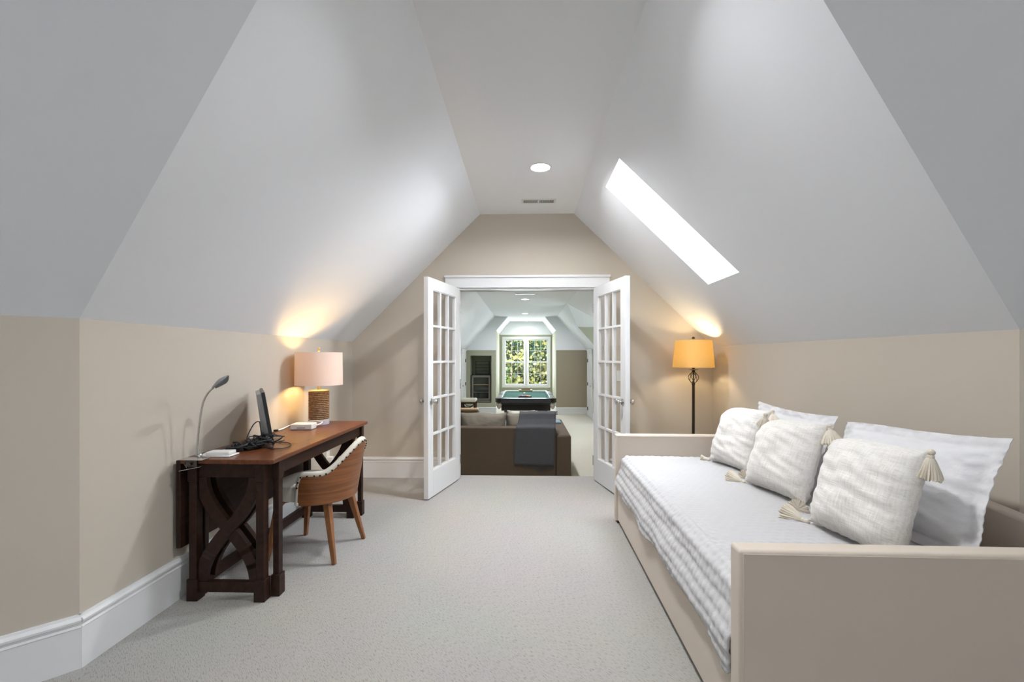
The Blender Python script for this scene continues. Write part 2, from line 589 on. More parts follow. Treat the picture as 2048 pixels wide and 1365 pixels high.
# back wall with two unseen windows (left read from shadows, right added for even light)
m_ = MB()
fn = lambda u, v, w: (u, w, v)
for a, b, c, d in ((XLo - .1, -2.35, 0, 3), (-1.05, 1.05, 0, 3), (2.35, XRo + .1, 0, 3), (-2.35, -1.05, 0, 0.7), (-2.35, -1.05, 2.0, 3),
                   (1.05, 2.35, 0, 0.7), (1.05, 2.35, 2.0, 3)):
    m_.prism([(a, c), (b, c), (b, d), (a, d)], fn, YBack - 0.12, YBack)
struct(m_.build('wall_back', M['wall'], smooth=False), 'taupe wall behind the viewer', 'wall')


def window(name, label, x0, x1, z0, z1, y, side, trim=0.09, units=1, cols=3, rows=2, rz=0, loc=None):
    """double hung window; side = +1 when the room is on the +y side"""
    root = sroot(name, label, loc or (0, 0, 0), rz, 'window')
    m_ = MB()
    s = side
    ys = sorted((y - 0.02 * s, y + 0.025 * s))
    m_.box(x0 - trim, x0, *ys, z0 - trim, z1 + trim)
    m_.box(x1, x1 + trim, *ys, z0 - trim, z1 + trim)
    m_.box(x0, x1, *ys, z1, z1 + trim)
    m_.box(x0, x1, *ys, z0 - trim, z0)
    w = (x1 - x0) / units
    for k in range(1, units):
        m_.box(x0 + k * w - 0.05, x0 + k * w + 0.05, *ys, z0, z1)
    m_.build('window_frame', M['trim'], root, bevel=0.004)
    for k in range(units):
        a = x0 + k * w + (0.05 if k else 0)
        b = x0 + (k + 1) * w - (0.05 if k < units - 1 else 0)
        zm = (z0 + z1) / 2
        for q, (c, d) in enumerate(((z0, zm + 0.015), (zm - 0.015, z1))):
            yy = y - s * (0.03 + 0.035 * q)
            ys2 = sorted((yy, yy - 0.035 * s))
            m_ = MB()
            t = 0.042
            m_.box(a, a + t, *ys2, c, d)
            m_.box(b - t, b, *ys2, c, d)
            m_.box(a + t, b - t, *ys2, c, c + t)
            m_.box(a + t, b - t, *ys2, d - t, d)
            sash = m_.build('sash', M['trim'], root)
            m_ = MB()
            yc = (ys2[0] + ys2[1]) / 2
            for i in range(1, cols):
                x = a + t + (b - a - 2 * t) * i / cols
                m_.box(x - 0.007, x + 0.007, yc - 0.006, yc + 0.006, c + t, d - t)
            for i in range(1, rows):
                z = c + t + (d - c - 2 * t) * i / rows
                m_.box(a + t, b - t, yc - 0.005, yc + 0.005, z - 0.007, z + 0.007)
            m_.build('grille', M['trim'], sash)
            MB().box(a + t, b - t, yc - 0.002, yc + 0.002, c + t, d - t).build('pane', M['glass'], sash, smooth=False)
    return root


window('window_3', 'white double hung window behind the viewer on the left', -2.35, -1.05, 0.7, 2.0, YBack, 1)
window('window_4', 'added unseen double hung window behind the viewer on the right', 1.05, 2.35, 0.7, 2.0, YBack, 1)


def baseboard(name, a, b, side, label, z=0.0, h=0.222, m=None):
    """moulded board from a to b (plan points); side = unit normal into the room"""
    prof = [(0, 0), (0.016, 0), (0.016, 0.168), (0.019, 0.172), (0.014, 0.180), (0.014, 0.188), (0.022, 0.194),
            (0.023, 0.203), (0.018, 0.210), (0.011, 0.214), (0.009, 0.222), (0, 0.222)]
    prof = [(d, v * h / 0.222) for d, v in prof]
    a, b = Vector((*a, z)), Vector((*b, z))
    s = Vector((*side, 0)).normalized()
    m_ = MB()
    m_.prism(prof, lambda u, v, w: a + (b - a) * w + s * u + Vector((0, 0, v)), 0, 1)
    return struct(m_.build(name, m or M['trim'], angle=25), label, 'baseboard')


baseboard('baseboard_left', (XL, YF), (XL, YLc - 0.006), (1, 0), 'tall white baseboard behind the desk')
baseboard('baseboard_left', (XL + 0.004, YLc + 0.004), (XLo, yl2), (1, -1), 'tall white baseboard at the left edge')
baseboard('baseboard_right', (XR, YF), (XR, YRc), (-1, 0), 'tall white baseboard behind the daybed')
baseboard('baseboard_right', (XR, YRc), (XRo, yr2), (-1, -1), 'tall white baseboard at the right edge')
baseboard('baseboard_far', (XL, YF), (OX0 - 0.12, YF), (0, -1), 'tall white baseboard left of the doorway')
baseboard('baseboard_far', (OX1 + 0.12, YF), (XR, YF), (0, -1), 'tall white baseboard right of the doorway')

# door casing and jamb
m_ = MB()
cw = 0.13
for y0, y1 in ((YF - 0.022, YF),):
    m_.box(OX0 - cw, OX0, y0, y1, 0, OZ)
    m_.box(OX1, OX1 + cw, y0, y1, 0, OZ)
    m_.box(OX0 - cw, OX1 + cw, y0, y1, OZ, OZ + 0.125)
m_.box(OX0 - cw - 0.008, OX1 + cw + 0.008, YF - 0.036, YF, OZ + 0.108, OZ + 0.135)
m_.box(OX0 - 0.01, OX1 + 0.01, YF - 0.027, YF, OZ, OZ + 0.014)
struct(m_.build('trim_2', M['trim'], bevel=0.004), 'white casing around the double doorway', 'door casing')
m_ = MB()
m_.box(OX0, OX0 + 0.018, YF - 0.005, YB + 0.02, -0.02, OZ - 0.018)
m_.box(OX1 - 0.018, OX1, YF - 0.005, YB + 0.02, -0.02, OZ - 0.018)
m_.box(OX0, OX1, YF - 0.005, YB + 0.02, OZ - 0.018, OZ)
struct(m_.build('trim_3', M['trim'], bevel=0.002), 'white jamb lining the double doorway', 'door jamb')


# ------------------------------------------------------------------ French doors
def french_door(name, label, hinge, free, flip):
    hv = Vector((*hinge, 0))
    d = Vector((*free, 0)) - hv
    W = 0.75
    root = sroot(name, label, (hv.x, hv.y, 0.012), math.atan2(d.y, d.x))
    H = 2.012
    T = 0.022
    st, tr, br = 0.105, 0.105, 0.235

    def fr(m_, x0, x1, z0, z1, t=T):
        m_.box(x0, x1, -t, t, z0, z1)
    m_ = MB()
    fr(m_, 0, st, 0, H)
    m_.build('stile', M['trim'], root, bevel=0.002)
    m_ = MB()
    fr(m_, W - st, W, 0, H)
    m_.build('stile', M['trim'], root, bevel=0.002)
    m_ = MB()
    fr(m_, st, W - st, H - tr, H)
    m_.build('top_rail', M['trim'], root)
    m_ = MB()
    fr(m_, st, W - st, 0, br)
    m_.build('bottom_rail', M['trim'], root)
    gx, gz = (W - 2 * st) / 3, (H - tr - br) / 5
    m_ = MB()
    for i in range(1, 3):
        fr(m_, st + gx * i - 0.011, st + gx * i + 0.011, br, H - tr, 0.017)
    for i in range(1, 5):
        fr(m_, st, W - st, br + gz * i - 0.011, br + gz * i + 0.011, 0.0165)
    for i in (0, 3):
        x = st + gx * i
        fr(m_, x - (0 if i == 0 else 0.009), x + (0.009 if i == 0 else 0), br, H - tr, 0.018)
    for i in (0, 5):
        z = br + gz * i
        fr(m_, st, W - st, z - (0 if i == 0 else 0.009), z + (0.009 if i == 0 else 0), 0.018)
    m_.build('muntins', M['trim'], root, bevel=0.003)
    m_ = MB()
    m_.box(st, W - st, -0.002, 0.002, br, H - tr)
    m_.build('glass', M['glass'], root, smooth=False)
    for s in (-1, 1):
        m_ = MB()
        kx, kz = W - 0.058, 0.878
        prof = [(0.028, 0.022), (0.030, 0.026), (0.024, 0.031), (0.011, 0.034), (0.009, 0.050), (0.018, 0.055), (0.027, 0.064),
                (0.028, 0.072), (0.022, 0.082), (0.010, 0.087), (0.0, 0.088)]
        m_.lathe([(r, z * s) for r, z in prof], (kx, 0, kz), 24, 'y')
        m_.build('door_knob', M['chrome'], root)
    for z in (0.2, 1.0, 1.8):
        m_ = MB()
        m_.lathe([(0.008, z - 0.05), (0.008, z + 0.05)], (-0.006, flip * 0.022, 0), 12)
        m_.build('hinge', M['chrome'], root)
    return root


french_door('door_1', 'white fifteen-pane glass door swung open left of the doorway', (-0.712, 4.81), (-0.895, 4.075), 1)
french_door('door_2', 'white fifteen-pane glass door swung open right of the doorway', (0.742, 4.81), (0.915, 4.08), -1)
m_ = MB().box(0.972, 1.042, YF - 0.007, YF, 1.04, 1.155)
o = m_.build('light_switch', M['white'], bevel=0.003, origin=(1.007, YF, 1.1))
tag(o, 'white light switch plate on the wall behind the right glass door', 'switch')
MB().box(-0.005, 0.005, -0.014, -0.006, -0.012, 0.012).build('toggle', M['white'], o)

o = thing('wall_outlet', 'white wall outlet low on the wall beneath the desk', 'outlet', (XL, 4.25, 0.35))
MB().box(0, 0.006, -0.035, 0.035, -0.057, 0.057).build('cover_plate', M['white'], o, bevel=0.002)
MB().box(0.006, 0.05, -0.026, 0.026, -0.045, 0.005).build('plug_adapter', M['white'], o, bevel=0.004)

# ------------------------------------------------------------------ ceiling light + vent (near room)
CANP = 20


def can_light(x, y, z, label, power=CANP, group=None, r=0.075, col=(0.97, 0.985, 1.0), spread=160):
    t = thing('ceiling_light', label, 'ceiling light', (x, y, z), group=group)
    MB().lathe([(r, -0.004), (r + 0.002, -0.007), (r + 0.016, -0.005), (r + 0.018, 0.0), (r, 0.0)], n=40, caps=False).build('trim_ring', M['white'], t)
    MB().lathe([(0.0, -0.003), (r + 0.001, -0.003)], n=40).build('lens', M['can'], t, smooth=False)
    area('lamp_light', (0, 0, -0.012), (0, 0, -1), r * 1.8, 0, power, col, 'DISK', spread, t)
    return t


can_light(0.124, 3.66, ZC, 'round recessed light glowing in the bedroom ceiling')
can_light(0.124, 1.7, ZC, 'added unseen recessed light above the viewer', 16, spread=152)  # added out of view to light the daybed and room
can_light(-1.6, -1.4, ZC, 'added unseen recessed light behind the viewer on the left', 4)  # this and the next are added, unseen, as light from behind
can_light(1.6, -1.4, ZC, 'added unseen recessed light behind the viewer on the right', 4)

v = thing('ceiling_vent', 'white slotted air vent in the ceiling near the door wall', 'vent', (0.132, 4.455, ZC))
MB().box(-0.17, 0.17, -0.06, 0.06, -0.006, 0.0).build('vent_plate', M['vent'], v, bevel=0.002)
for s in (-1, 1):
    m_ = MB()
    for k in range(14):
        x = s * 0.078 - 0.065 + k * 0.01
        m_.box(x - 0.0028, x + 0.0028, -0.036, 0.036, -0.0075, -0.0062)
    m_.build('slots', M['slot'], v, smooth=False)

# ------------------------------------------------------------------ desk
TX0, TX1, TY0, TY1, TZ = -1.812, -1.318, 2.34, 3.79, 0.76
desk = thing('desk', 'dark espresso wooden desk with crossed curved legs against the left wall', 'desk', (-1.56, 3.06, 0))
DO = Vector(desk.location)


def dpart(m_, name, mt, bevel=0.002, parent=desk):
    m_.v = [tuple(Vector(p) - DO) for p in m_.v]
    return m_.build(name, mt, parent, bevel=bevel)


m_ = MB()
c = 0.014   # clipped corners
poly = [(TX0, TY0), (TX1 - c, TY0), (TX1, TY0 + c), (TX1, TY1 - c), (TX1 - c, TY1), (TX0, TY1)]
m_.prism(poly, lambda u, v, w: (u, v, w), TZ - 0.024, TZ)
dpart(m_, 'tabletop', M['wood_lamplit'], 0.004)
dpart(MB().box(-1.843, -1.818, TY0 + 0.01, TY1 - 0.01, 0.285, 0.752), 'drop_leaf', M['wood'], 0.004)
m_ = MB()
m_.box(TX1 - 0.055, TX1 - 0.033, TY0 + 0.12, TY1 - 0.1, 0.655, 0.736)
m_.box(TX0 + 0.03, TX0 + 0.05, TY0 + 0.12, TY1 - 0.1, 0.655, 0.736)
m_.box(TX0 + 0.06, TX1 - 0.1, TY0 + 0.045, TY0 + 0.065, 0.655, 0.736)
m_.box(TX0 + 0.06, TX1 - 0.1, TY1 - 0.065, TY1 - 0.045, 0.655, 0.736)
dpart(m_, 'apron', M['wood'])


def post(x0, x1, y0, y1, name='leg'):
    m_ = MB()
    m_.box(x0 + 0.004, x1 - 0.004, y0 + 0.004, y1 - 0.004, 0.10, 0.64)
    m_.box(x0, x1, y0, y1, 0.635, 0.736)
    m_.box(x0 - 0.004, x1 + 0.004, y0 - 0.004, y1 + 0.004, 0.0, 0.115)
    dpart(m_, name, M['wood'])


for y in (2.368, 3.62):
    post(-1.793, -1.743, y, y + 0.055)
    post(-1.430, -1.380, y, y + 0.055)
post(-1.374, -1.334, 2.432, 2.482)
post(-1.374, -1.334, 3.682, 3.732)
post(-1.793, -1.753, 2.446, 2.486)


def brace(y, s, x0=-1.743, x1=-1.430, z0=0.10, z1=0.655, wd=0.062, th=0.03):
    """S-shaped crossing board in the XZ plane"""
    xc, zc, hw, hh = (x0 + x1) / 2, (z0 + z1) / 2, (x1 - x0) / 2, (z1 - z0) / 2
    pts = []
    n = 28
    for i in range(n + 1):
        t = -1 + 2 * i / n
        a = abs(t)
        # steep near the ends, about 45 degrees at the crossing
        xx = math.sin(a * math.pi / 2) ** 0.95
        pts.append(Vector((xc + s * math.copysign(xx, t) * (hw - 0.01), y, zc + t * hh)))
    m_ = MB()
    L, Rr = [], []
    for i, p in enumerate(pts):
        t = (pts[min(i + 1, n)] - pts[max(i - 1, 0)]).normalized()
        nrm = Vector((t.z, 0, -t.x))
        L.append(p + nrm * wd / 2)
        Rr.append(p - nrm * wd / 2)
    for pp in (L, Rr):
        for p in pp:
            p.x = min(max(p.x, x0 + 0.0), x1 - 0.0)
            p.z = min(max(p.z, z0), z1)
    for i in range(n):
        q = [L[i], L[i + 1], Rr[i + 1], Rr[i]]
        m_.hexa([v + Vector((0, -th / 2, 0)) for v in q] + [v + Vector((0, th / 2, 0)) for v in q])
    dpart(m_, 'brace', M['wood'], 0)


for y in (2.396, 2.468, 3.648):
    brace(y, 1)
    brace(y + 0.004, -1)
m_ = MB()
for y in (2.376, 3.63):
    m_.box(-1.743, -1.43, y, y + 0.035, 0.045, 0.10)
m_.box(-1.787, -1.755, 2.486, 3.62, 0.045, 0.105)
dpart(m_, 'stretcher', M['wood'])

# ------------------------------------------------------------------ desk chair
ch = thing('desk_chair', 'walnut shell desk chair with cream leather and nailhead trim', 'chair', (-1.385, 3.035, 0),
           math.atan2(0.10, -0.99) - math.pi / 2)
AM = R(97)


def sm(t):
    t = min(max(t, 0), 1)
    return t * t * (3 - 2 * t)


def ztop(a):
    k = abs(a) / AM
    z = 0.565 + 0.185 * (1 - sm(k / 0.62)) ** 1.0
    if k > 0.86:
        q = (k - 0.86) / 0.14
        z = 0.565 - 0.175 * (1 - math.sqrt(max(0, 1 - q * q)))
    return z


def shell(a, z, off=0.0):
    h = (z - 0.37) / 0.38
    back = max(0, math.cos(a))
    W = 0.232 + 0.020 * h + off
    D = 0.215 + (0.075 * h) * back + off
    return (W * math.sin(a), -D * math.cos(a) * (1 if abs(a) < math.pi / 2 else 0.9) - 0.01, z)


def shell_grid(o0, o1, zlo, n=56, zfn=ztop, zoff=0.0, amax=AM):
    m_ = MB()
    nz = 14

    def S(o):
        return lambda u, v: shell(-amax + 2 * amax * u, zlo + (zfn(-amax + 2 * amax * u) + zoff - zlo) * v, o)
    m_.grid(n, nz, S(o0))
    m_.grid(n, nz, S(o1))
    f0, f1 = S(o0), S(o1)
    m_.grid(n, 1, lambda u, v: Vector(f0(u, 1)).lerp(Vector(f1(u, 1)), v))
    m_.grid(n, 1, lambda u, v: Vector(f0(u, 0)).lerp(Vector(f1(u, 0)), v))
    m_.grid(1, nz, lambda u, v: Vector(f0(0, v)).lerp(Vector(f1(0, v)), u))
    m_.grid(1, nz, lambda u, v: Vector(f0(1, v)).lerp(Vector(f1(1, v)), u))
    return m_


shell_grid(0.0, 0.012, 0.37).build('shell', M['walnut'], ch, angle=60)
shell_grid(-0.035, -0.001, 0.44, zoff=-0.004, amax=AM * 0.985).build('backrest_padding', M['cream'], ch, angle=70, bevel=0)
rim = [Vector(shell(-AM, 0.372 + (ztop(-AM) - 0.372) * k / 4, 0.0)) for k in range(4)]
for i in range(81):
    a = -AM + 2 * AM * i / 80
    rim.append(Vector(shell(a, ztop(a), -0.004)))
rim += [Vector(shell(AM, 0.372 + (ztop(AM) - 0.372) * k / 4, 0.0)) for k in (3, 2, 1, 0)]
m_ = MB().tube(rim, 0.019, 10)
m_.build('rim_piping', M['cream'], ch, angle=80)
m_ = MB()
acc = 0
for i in range(1, len(rim)):
    acc += (rim[i] - rim[i - 1]).length
    if acc > 0.030:
        acc = 0
        p = rim[i]
        out = Vector((p.x, p.y, 0)).normalized()
        MB().ball(p + out * 0.0190 + Vector((0, 0, -0.007)), 0.0062, 8).build('nailhead', M['nail'], ch)

# seat pad: D shaped
m_ = MB()


def seat_fn(u, v):
    a = 2 * math.pi * u
    e = 0.62
    cx = math.copysign(abs(math.cos(a)) ** e, math.cos(a)) * 0.225
    cy = math.copysign(abs(math.sin(a)) ** e, math.sin(a)) * 0.225 + 0.03
    k = 1 - v
    zz = 0.385 + 0.085 * sm(min(1, v * 3.5)) + 0.022 * sm(v)
    rr = 1.0 if v < 0.3 else math.sqrt(max(0, 1 - ((v - 0.3) / 0.7) ** 2.2))
    return (cx * rr, 0.03 + (cy - 0.03) * rr, zz)


m_.grid(48, 16, seat_fn, cu=True)
m_.grid(48, 1, lambda u, v: Vector((0, 0.03, 0.385)).lerp(Vector(seat_fn(u, 0)), v), cu=True)
m_.build('seat', M['cream'], ch, angle=60)
for sx in (-1, 1):
    MB().bar((sx * 0.14, -0.13, 0.39), (sx * 0.205, -0.215, 0.0), 0.045, 0.024).build('leg', M['oakleg'], ch, bevel=0.004)
    m_ = MB()
    pts = [(sx * 0.12, 0.12, 0.375), (sx * 0.15, 0.165, 0.372), (sx * 0.168, 0.185, 0.345), (sx * 0.215, 0.235, 0.0)]
    ws = (0.035, 0.04, 0.04, 0.024)
    for i in range(3):
        m_.bar(pts[i], pts[i + 1], ws[i], ws[i + 1])
    m_.build('leg', M['oakleg'], ch, bevel=0.003)

# ------------------------------------------------------------------ table lamp
tl = thing('table_lamp', 'rope-wrapped table lamp with a white drum shade on the desk', 'lamp', (-1.650, 3.60, TZ))
MB().lathe([(0.077, 0), (0.079, 0.003), (0.079, 0.040), (0.077, 0.042)], n=48).build('base', M['acrylic'], tl)
m_ = MB()
nr = 15
zr0, zr1 = 0.046, 0.262
dz = (zr1 - zr0) / nr
for k in range(nr):
    z = zr0 + dz * (k + 0.5)
    # twisted rope ring
    m_.grid(96, 8, lambda u, v, z=z, k=k: (
        (0.071 + (dz / 2) * (1 + 0.22 * math.cos(2 * math.pi * (v * 2 + u * 44 + k * 0.37))) * math.cos(2 * math.pi * v)) * math.cos(2 * math.pi * u),
        (0.071 + (dz / 2) * (1 + 0.22 * math.cos(2 * math.pi * (v * 2 + u * 44 + k * 0.37))) * math.cos(2 * math.pi * v)) * math.sin(2 * math.pi * u),
        z + (dz / 2) * 1.02 * math.sin(2 * math.pi * v)), cu=True, cv=True)
m_.lathe([(0.070, 0.042), (0.070, 0.264)], n=40)
m_.build('rope_wrap', M['rope'], tl, angle=80)
MB().lathe([(0.076, 0.264), (0.078, 0.266), (0.078, 0.271), (0.06, 0.275), (0.013, 0.277), (0.011, 0.30), (0.011, 0.34)], n=40).build('neck', M['brass'], tl)


def drum(m_, r0, r1, z0, z1, th=0.002, n=64):
    m_.lathe([(r0, z0), (r1, z1), (r1 - th, z1), (r0 - th, z0), (r0, z0)], n=n, caps=False)
    return m_


drum(MB(), 0.180, 0.177, 0.315, 0.575).build('lamp_shade', M['shade_w'], tl, angle=50)
MB().ball((0, 0, 0.44), 0.03, 16, (1, 1, 1.3)).build('bulb', M['bulb'], tl)
m_ = MB()
for k in range(3):
    a = k * 2.094 + 0.3
    m_.tube([(0, 0, 0.56), (0.176 * math.cos(a), 0.176 * math.sin(a), 0.565)], 0.0018, 6)
m_.lathe([(0.0035, 0.34), (0.0035, 0.58), (0.009, 0.584), (0.007, 0.592), (0.011, 0.602), (0.008, 0.612), (0, 0.615)], n=16)
m_.build('finial', M['brass'], tl)


def point(name, loc, power, col, r, parent):
    d = bpy.data.lights.new(name, 'POINT')
    d.energy = power
    d.color = col
    d.shadow_soft_size = r
    o = bpy.data.objects.new(name, d)
    C.objects.link(o)
    o.location = loc
    o.parent = parent
    return o


WARM = (1.0, 0.60, 0.22)
point('lamp_light', (0, 0, 0.43), 15, WARM, 0.045, tl)

# ------------------------------------------------------------------ floor lamp
fl = thing('floor_lamp', 'bronze floor lamp with a golden tapered shade behind the daybed', 'lamp', (1.665, 4.55, 0))
MB().lathe([(0.14, 0), (0.145, 0.006), (0.14, 0.016), (0.05, 0.03), (0.02, 0.045)], n=40).build('base', M['iron'], fl)
MB().lathe([(0.0135, 0.04), (0.0135, 1.02), (0.018, 1.03), (0.012, 1.04), (0.010, 1.06)], n=20).build('pole', M['iron'], fl)
m_ = MB()
for k in range(6):
    a0 = k * math.pi / 3
    pts = []
    for i in range(17):
        t = i / 16
        a = a0 + t * 1.1
        r = 0.008 + 0.040 * math.sin(math.pi * t) ** 0.8
        pts.append((r * math.cos(a), r * math.sin(a), 1.035 + 0.115 * t))
    m_.tube(pts, 0.0032, 6)
m_.lathe([(0.006, 1.03), (0.006, 1.15)], n=10)
m_.build('cage_ornament', M['iron'], fl)
MB().lathe([(0.010, 1.145), (0.018, 1.155), (0.012, 1.165), (0.045, 1.172), (0.045, 1.175), (0.010, 1.178), (0.014, 1.185), (0.014, 1.22)], n=24).build('bobeche', M['iron'], fl)
drum(MB(), 0.195, 0.172, 1.195, 1.462).build('lamp_shade', M['shade_y'], fl, angle=50)
MB().ball((0, 0, 1.31), 0.03, 16, (1, 1, 1.3)).build('bulb', M['bulb'], fl)
m_ = MB()
for k in range(3):
    a = k * 2.094
    m_.tube([(0, 0, 1.45), (0.172 * math.cos(a), 0.172 * math.sin(a), 1.455)], 0.0018, 6)
m_.lathe([(0.003, 1.21), (0.003, 1.47), (0.012, 1.475), (0.015, 1.485), (0.010, 1.497), (0, 1.50)], n=16)
m_.build('finial', M['iron'], fl)
point('lamp_light', (0, 0, 1.33), 9, (1.0, 0.78, 0.46), 0.045, fl)

# ------------------------------------------------------------------ things on the desk
cl = thing('clamp_lamp', 'silver gooseneck clamp lamp on the near corner of the desk', 'lamp', (-1.745, 2.395, TZ))
CLO = Vector(cl.location)


def pix(px, py, Y):
    """a point at depth Y (world) seen at photograph pixel (px, py) -- used once, to lay out measured curves"""
    s, c_ = math.sin(YAW), math.cos(YAW)
    dx, dy, dz_ = -s * FPX + c_ * (px - 1024), c_ * FPX + s * (px - 1024), -(py - 714)
    t = Y / dy
    return Vector((dx * t, dy * t, 1.3 + dz_ * t))


neck = [pix(x, y, 2.39) for x, y in ((393, 914), (394, 895), (396, 873), (398, 853), (400.5, 834.5), (403, 820), (406, 806), (410, 796), (415.6, 787),
                                      (421, 781), (427, 776))]
MB().tube([p - CLO for p in neck], 0.0048, 10).build('gooseneck', M['chrome'], cl, angle=80)
a_, b_ = neck[-1] - CLO, pix(456, 752, 2.36) - CLO
ax = (b_ - a_)
L_ = ax.length
ax.normalize()
sd = Vector((0, 1, 0))
nn = ax.cross(sd).normalized()
m_ = MB()


def head(u, v, o=0.0):
    # teardrop dish, hollow side facing right and down
    t = v
    w = 0.004 + 0.030 * math.sin(math.pi * min(1, t * 0.5 + 0.08)) ** 0.9 * (1 if t < 0.5 else 1 - ((t - 0.5) / 0.5) ** 1.6)
    a = math.pi * (u - 0.5) * 1.25
    up = -nn if nn.z < 0 else nn
    return a_ + ax * (L_ * t) + sd * math.sin(a) * (w + o) + up * (math.cos(a) - 0.35) * (w * 0.6 + o)


m_.grid(16, 16, head)
o = m_.build('lamp_head', M['grey'], cl, angle=80, flip=False)
sm_ = o.modifiers.new('solid', 'SOLIDIFY')
sm_.thickness = 0.002
m_ = MB()
cx0, cy0 = -1.802, 2.318
j0 = Vector((0, 0, 0))
m_.box(-0.05, 0.075, -0.085, -0.025, 0.002, 0.005)
m_.bar((-0.052, -0.06, -0.055), (0.055, -0.055, -0.034), 0.05, 0.035, 0.003, 0.003, side=(0, 1, 0))
m_.build('jaw', M['chrome'], cl, bevel=0.001)
m_ = MB()
m_.lathe([(0.008, -0.08), (0.008, -0.03)], (0.0, 0, -0.02), 14, 'y')
m_.tube([(-0.03, -0.055, 0.004), (-0.045, -0.055, -0.02), (-0.03, -0.055, -0.045)], 0.003, 8)
m_.box(-0.03, 0.03, -0.065, -0.045, -0.035, 0.002)
m_.build('spring', M['hinge'], cl)
MB().lathe([(0.012, 0.003), (0.012, 0.012), (0.006, 0.02)], (0.0, 0, 0), 16).build('collar', M['chrome'], cl)

# monitor seen edge-on
mo = thing('monitor', 'small black flat monitor standing edge-on on the desk', 'monitor', (-1.635, 2.865, TZ), 0)
view = math.atan2(2.865, -1.635)
mo.rotation_euler = (0, 0, view + math.pi + 0.04)
# local x along the panel (toward the viewer is -), screen faces local +y ... built leaning back a little
mm = Matrix.Rotation(R(9), 4, 'X')


def mpart(m_, name, mt, bevel=0.002):
    m_.v = [tuple(mm @ Vector(p) + Vector((0, 0, 0.02))) for p in m_.v]
    return m_.build(name, mt, mo, bevel=bevel)


mpart(MB().box(-0.215, 0.215, -0.002, 0.016, 0.02, 0.31), 'bezel', M['black'])
mpart(MB().box(-0.203, 0.203, 0.0160, 0.0168, 0.035, 0.298), 'screen', M['fglass'], 0)
m_ = MB()
m_.hexa([(-0.205, -0.002, 0.03), (0.205, -0.002, 0.03), (0.15, -0.035, 0.06), (-0.15, -0.035, 0.06),
         (-0.205, -0.002, 0.305), (0.205, -0.002, 0.305), (0.19, -0.028, 0.30), (-0.19, -0.028, 0.30)])
mpart(m_, 'back_cover', M['grey'], 0.004)
m_ = MB()
m_.lathe([(0.095, 0.0), (0.098, 0.004), (0.09, 0.010), (0.02, 0.013)], (0, -0.01, 0.0), 32)
m_.box(-0.03, 0.03, -0.045, -0.02, 0.008, 0.10)
m_.build('stand', M['black'], mo, bevel=0.001)

# cables
random.seed(4)


def cable(pts, name, label, group=None, r=0.0032, cat='cable'):
    # Catmull-Rom through the points
    P_ = [Vector(p) for p in pts]
    out = []
    for i in range(len(P_) - 1):
        p0, p1, p2, p3 = P_[max(i - 1, 0)], P_[i], P_[i + 1], P_[min(i + 2, len(P_) - 1)]
        for k in range(6):
            t = k / 6
            out.append(0.5 * ((2 * p1) + (p2 - p0) * t + (2 * p0 - 5 * p1 + 4 * p2 - p3) * t * t + (3 * p1 - p0 - 3 * p2 + p3) * t ** 3))
    out.append(P_[-1])
    lo = P_[0].copy()
    o = MB().tube(out, r, 7).build(name, M['cable'] if cat != 'white' else M['white'], origin=lo, angle=80)
    return tag(o, label, 'cable', group)


for k in range(9):
    cx, cy = -1.66 + 0.13 * (k / 8) + random.uniform(-.01, .01), 2.56 + 0.14 * (k / 8)
    pts = []
    n = random.randint(12, 18)
    for i in range(n):
        a = i * 1.25 + k
        rr = random.uniform(0.025, 0.075)
        pts.append((cx + rr * math.cos(a) * 1.1, cy + rr * math.sin(a) * 0.9,
                    TZ + 0.006 + random.uniform(0.0, 0.03 + 0.05 * (k / 8))))
    cable(pts, 'power_cable', 'black cable in the tangled heap between the clamp lamp and the monitor', 'tangled cables on the desk')
cable([(-1.56, 2.66, TZ + 0.02), (-1.585, 2.68, TZ + 0.13), (-1.60, 2.69, TZ + 0.15), (-1.62, 2.68, TZ + 0.14), (-1.635, 2.66, TZ + 0.10), (-1.64, 2.64, TZ + 0.06),
       (-1.63, 2.62, TZ + 0.012)], 'monitor_cable', 'black cable with plug arching up behind the monitor')
cable([(-1.54, 2.66, TZ + 0.006), (-1.50, 2.62, TZ + 0.005), (-1.44, 2.60, TZ + 0.005), (-1.405, 2.65, TZ + 0.005), (-1.43, 2.74, TZ + 0.005),
       (-1.49, 2.80, TZ + 0.005), (-1.52, 2.77, TZ + 0.006)], 'usb_cable', 'thin black cable looped on the desk right of the monitor', r=0.003)
cable([(-1.66, 2.47, TZ + 0.02), (-1.72, 2.45, TZ + 0.006), (-1.76, 2.47, TZ + 0.006), (-1.79, 2.55, TZ + 0.006)], 'lamp_cord', 'thin black cord trailing toward the wall from the heap', r=0.0025)
for k, (x, y, rz, lab) in enumerate(((-1.655, 2.55, 0.4, 'black power brick at the near end of the cable heap'),
                                     (-1.59, 2.615, 1.1, 'black power brick closest to the monitor in the cable heap'))):
    o = MB().box(-0.045, 0.045, -0.022, 0.022, 0, 0.028).build('power_adapter', M['black'], bevel=0.006)
    o.location = (x, y, TZ)
    o.rotation_euler = (0, 0, rz)
    tag(o, lab, 'adapter')

o = MB().box(-0.090, 0.090, -0.045, 0.045, 0.0, 0.008).build('white_tray', M['white'], bevel=0.003)
o.location = (-1.675, 2.44, TZ)
tag(o, 'thin white plastic tray under the small white box at the near desk corner', 'tray')
o = MB().box(-0.062, 0.062, -0.036, 0.036, 0.0, 0.018).build('charger_box', M['white'], bevel=0.004)
o.location = (-1.660, 2.44, TZ + 0.008)
o.rotation_euler = (0, 0, 0.1)
tag(o, 'small white charger box beside the clamp lamp', 'box')

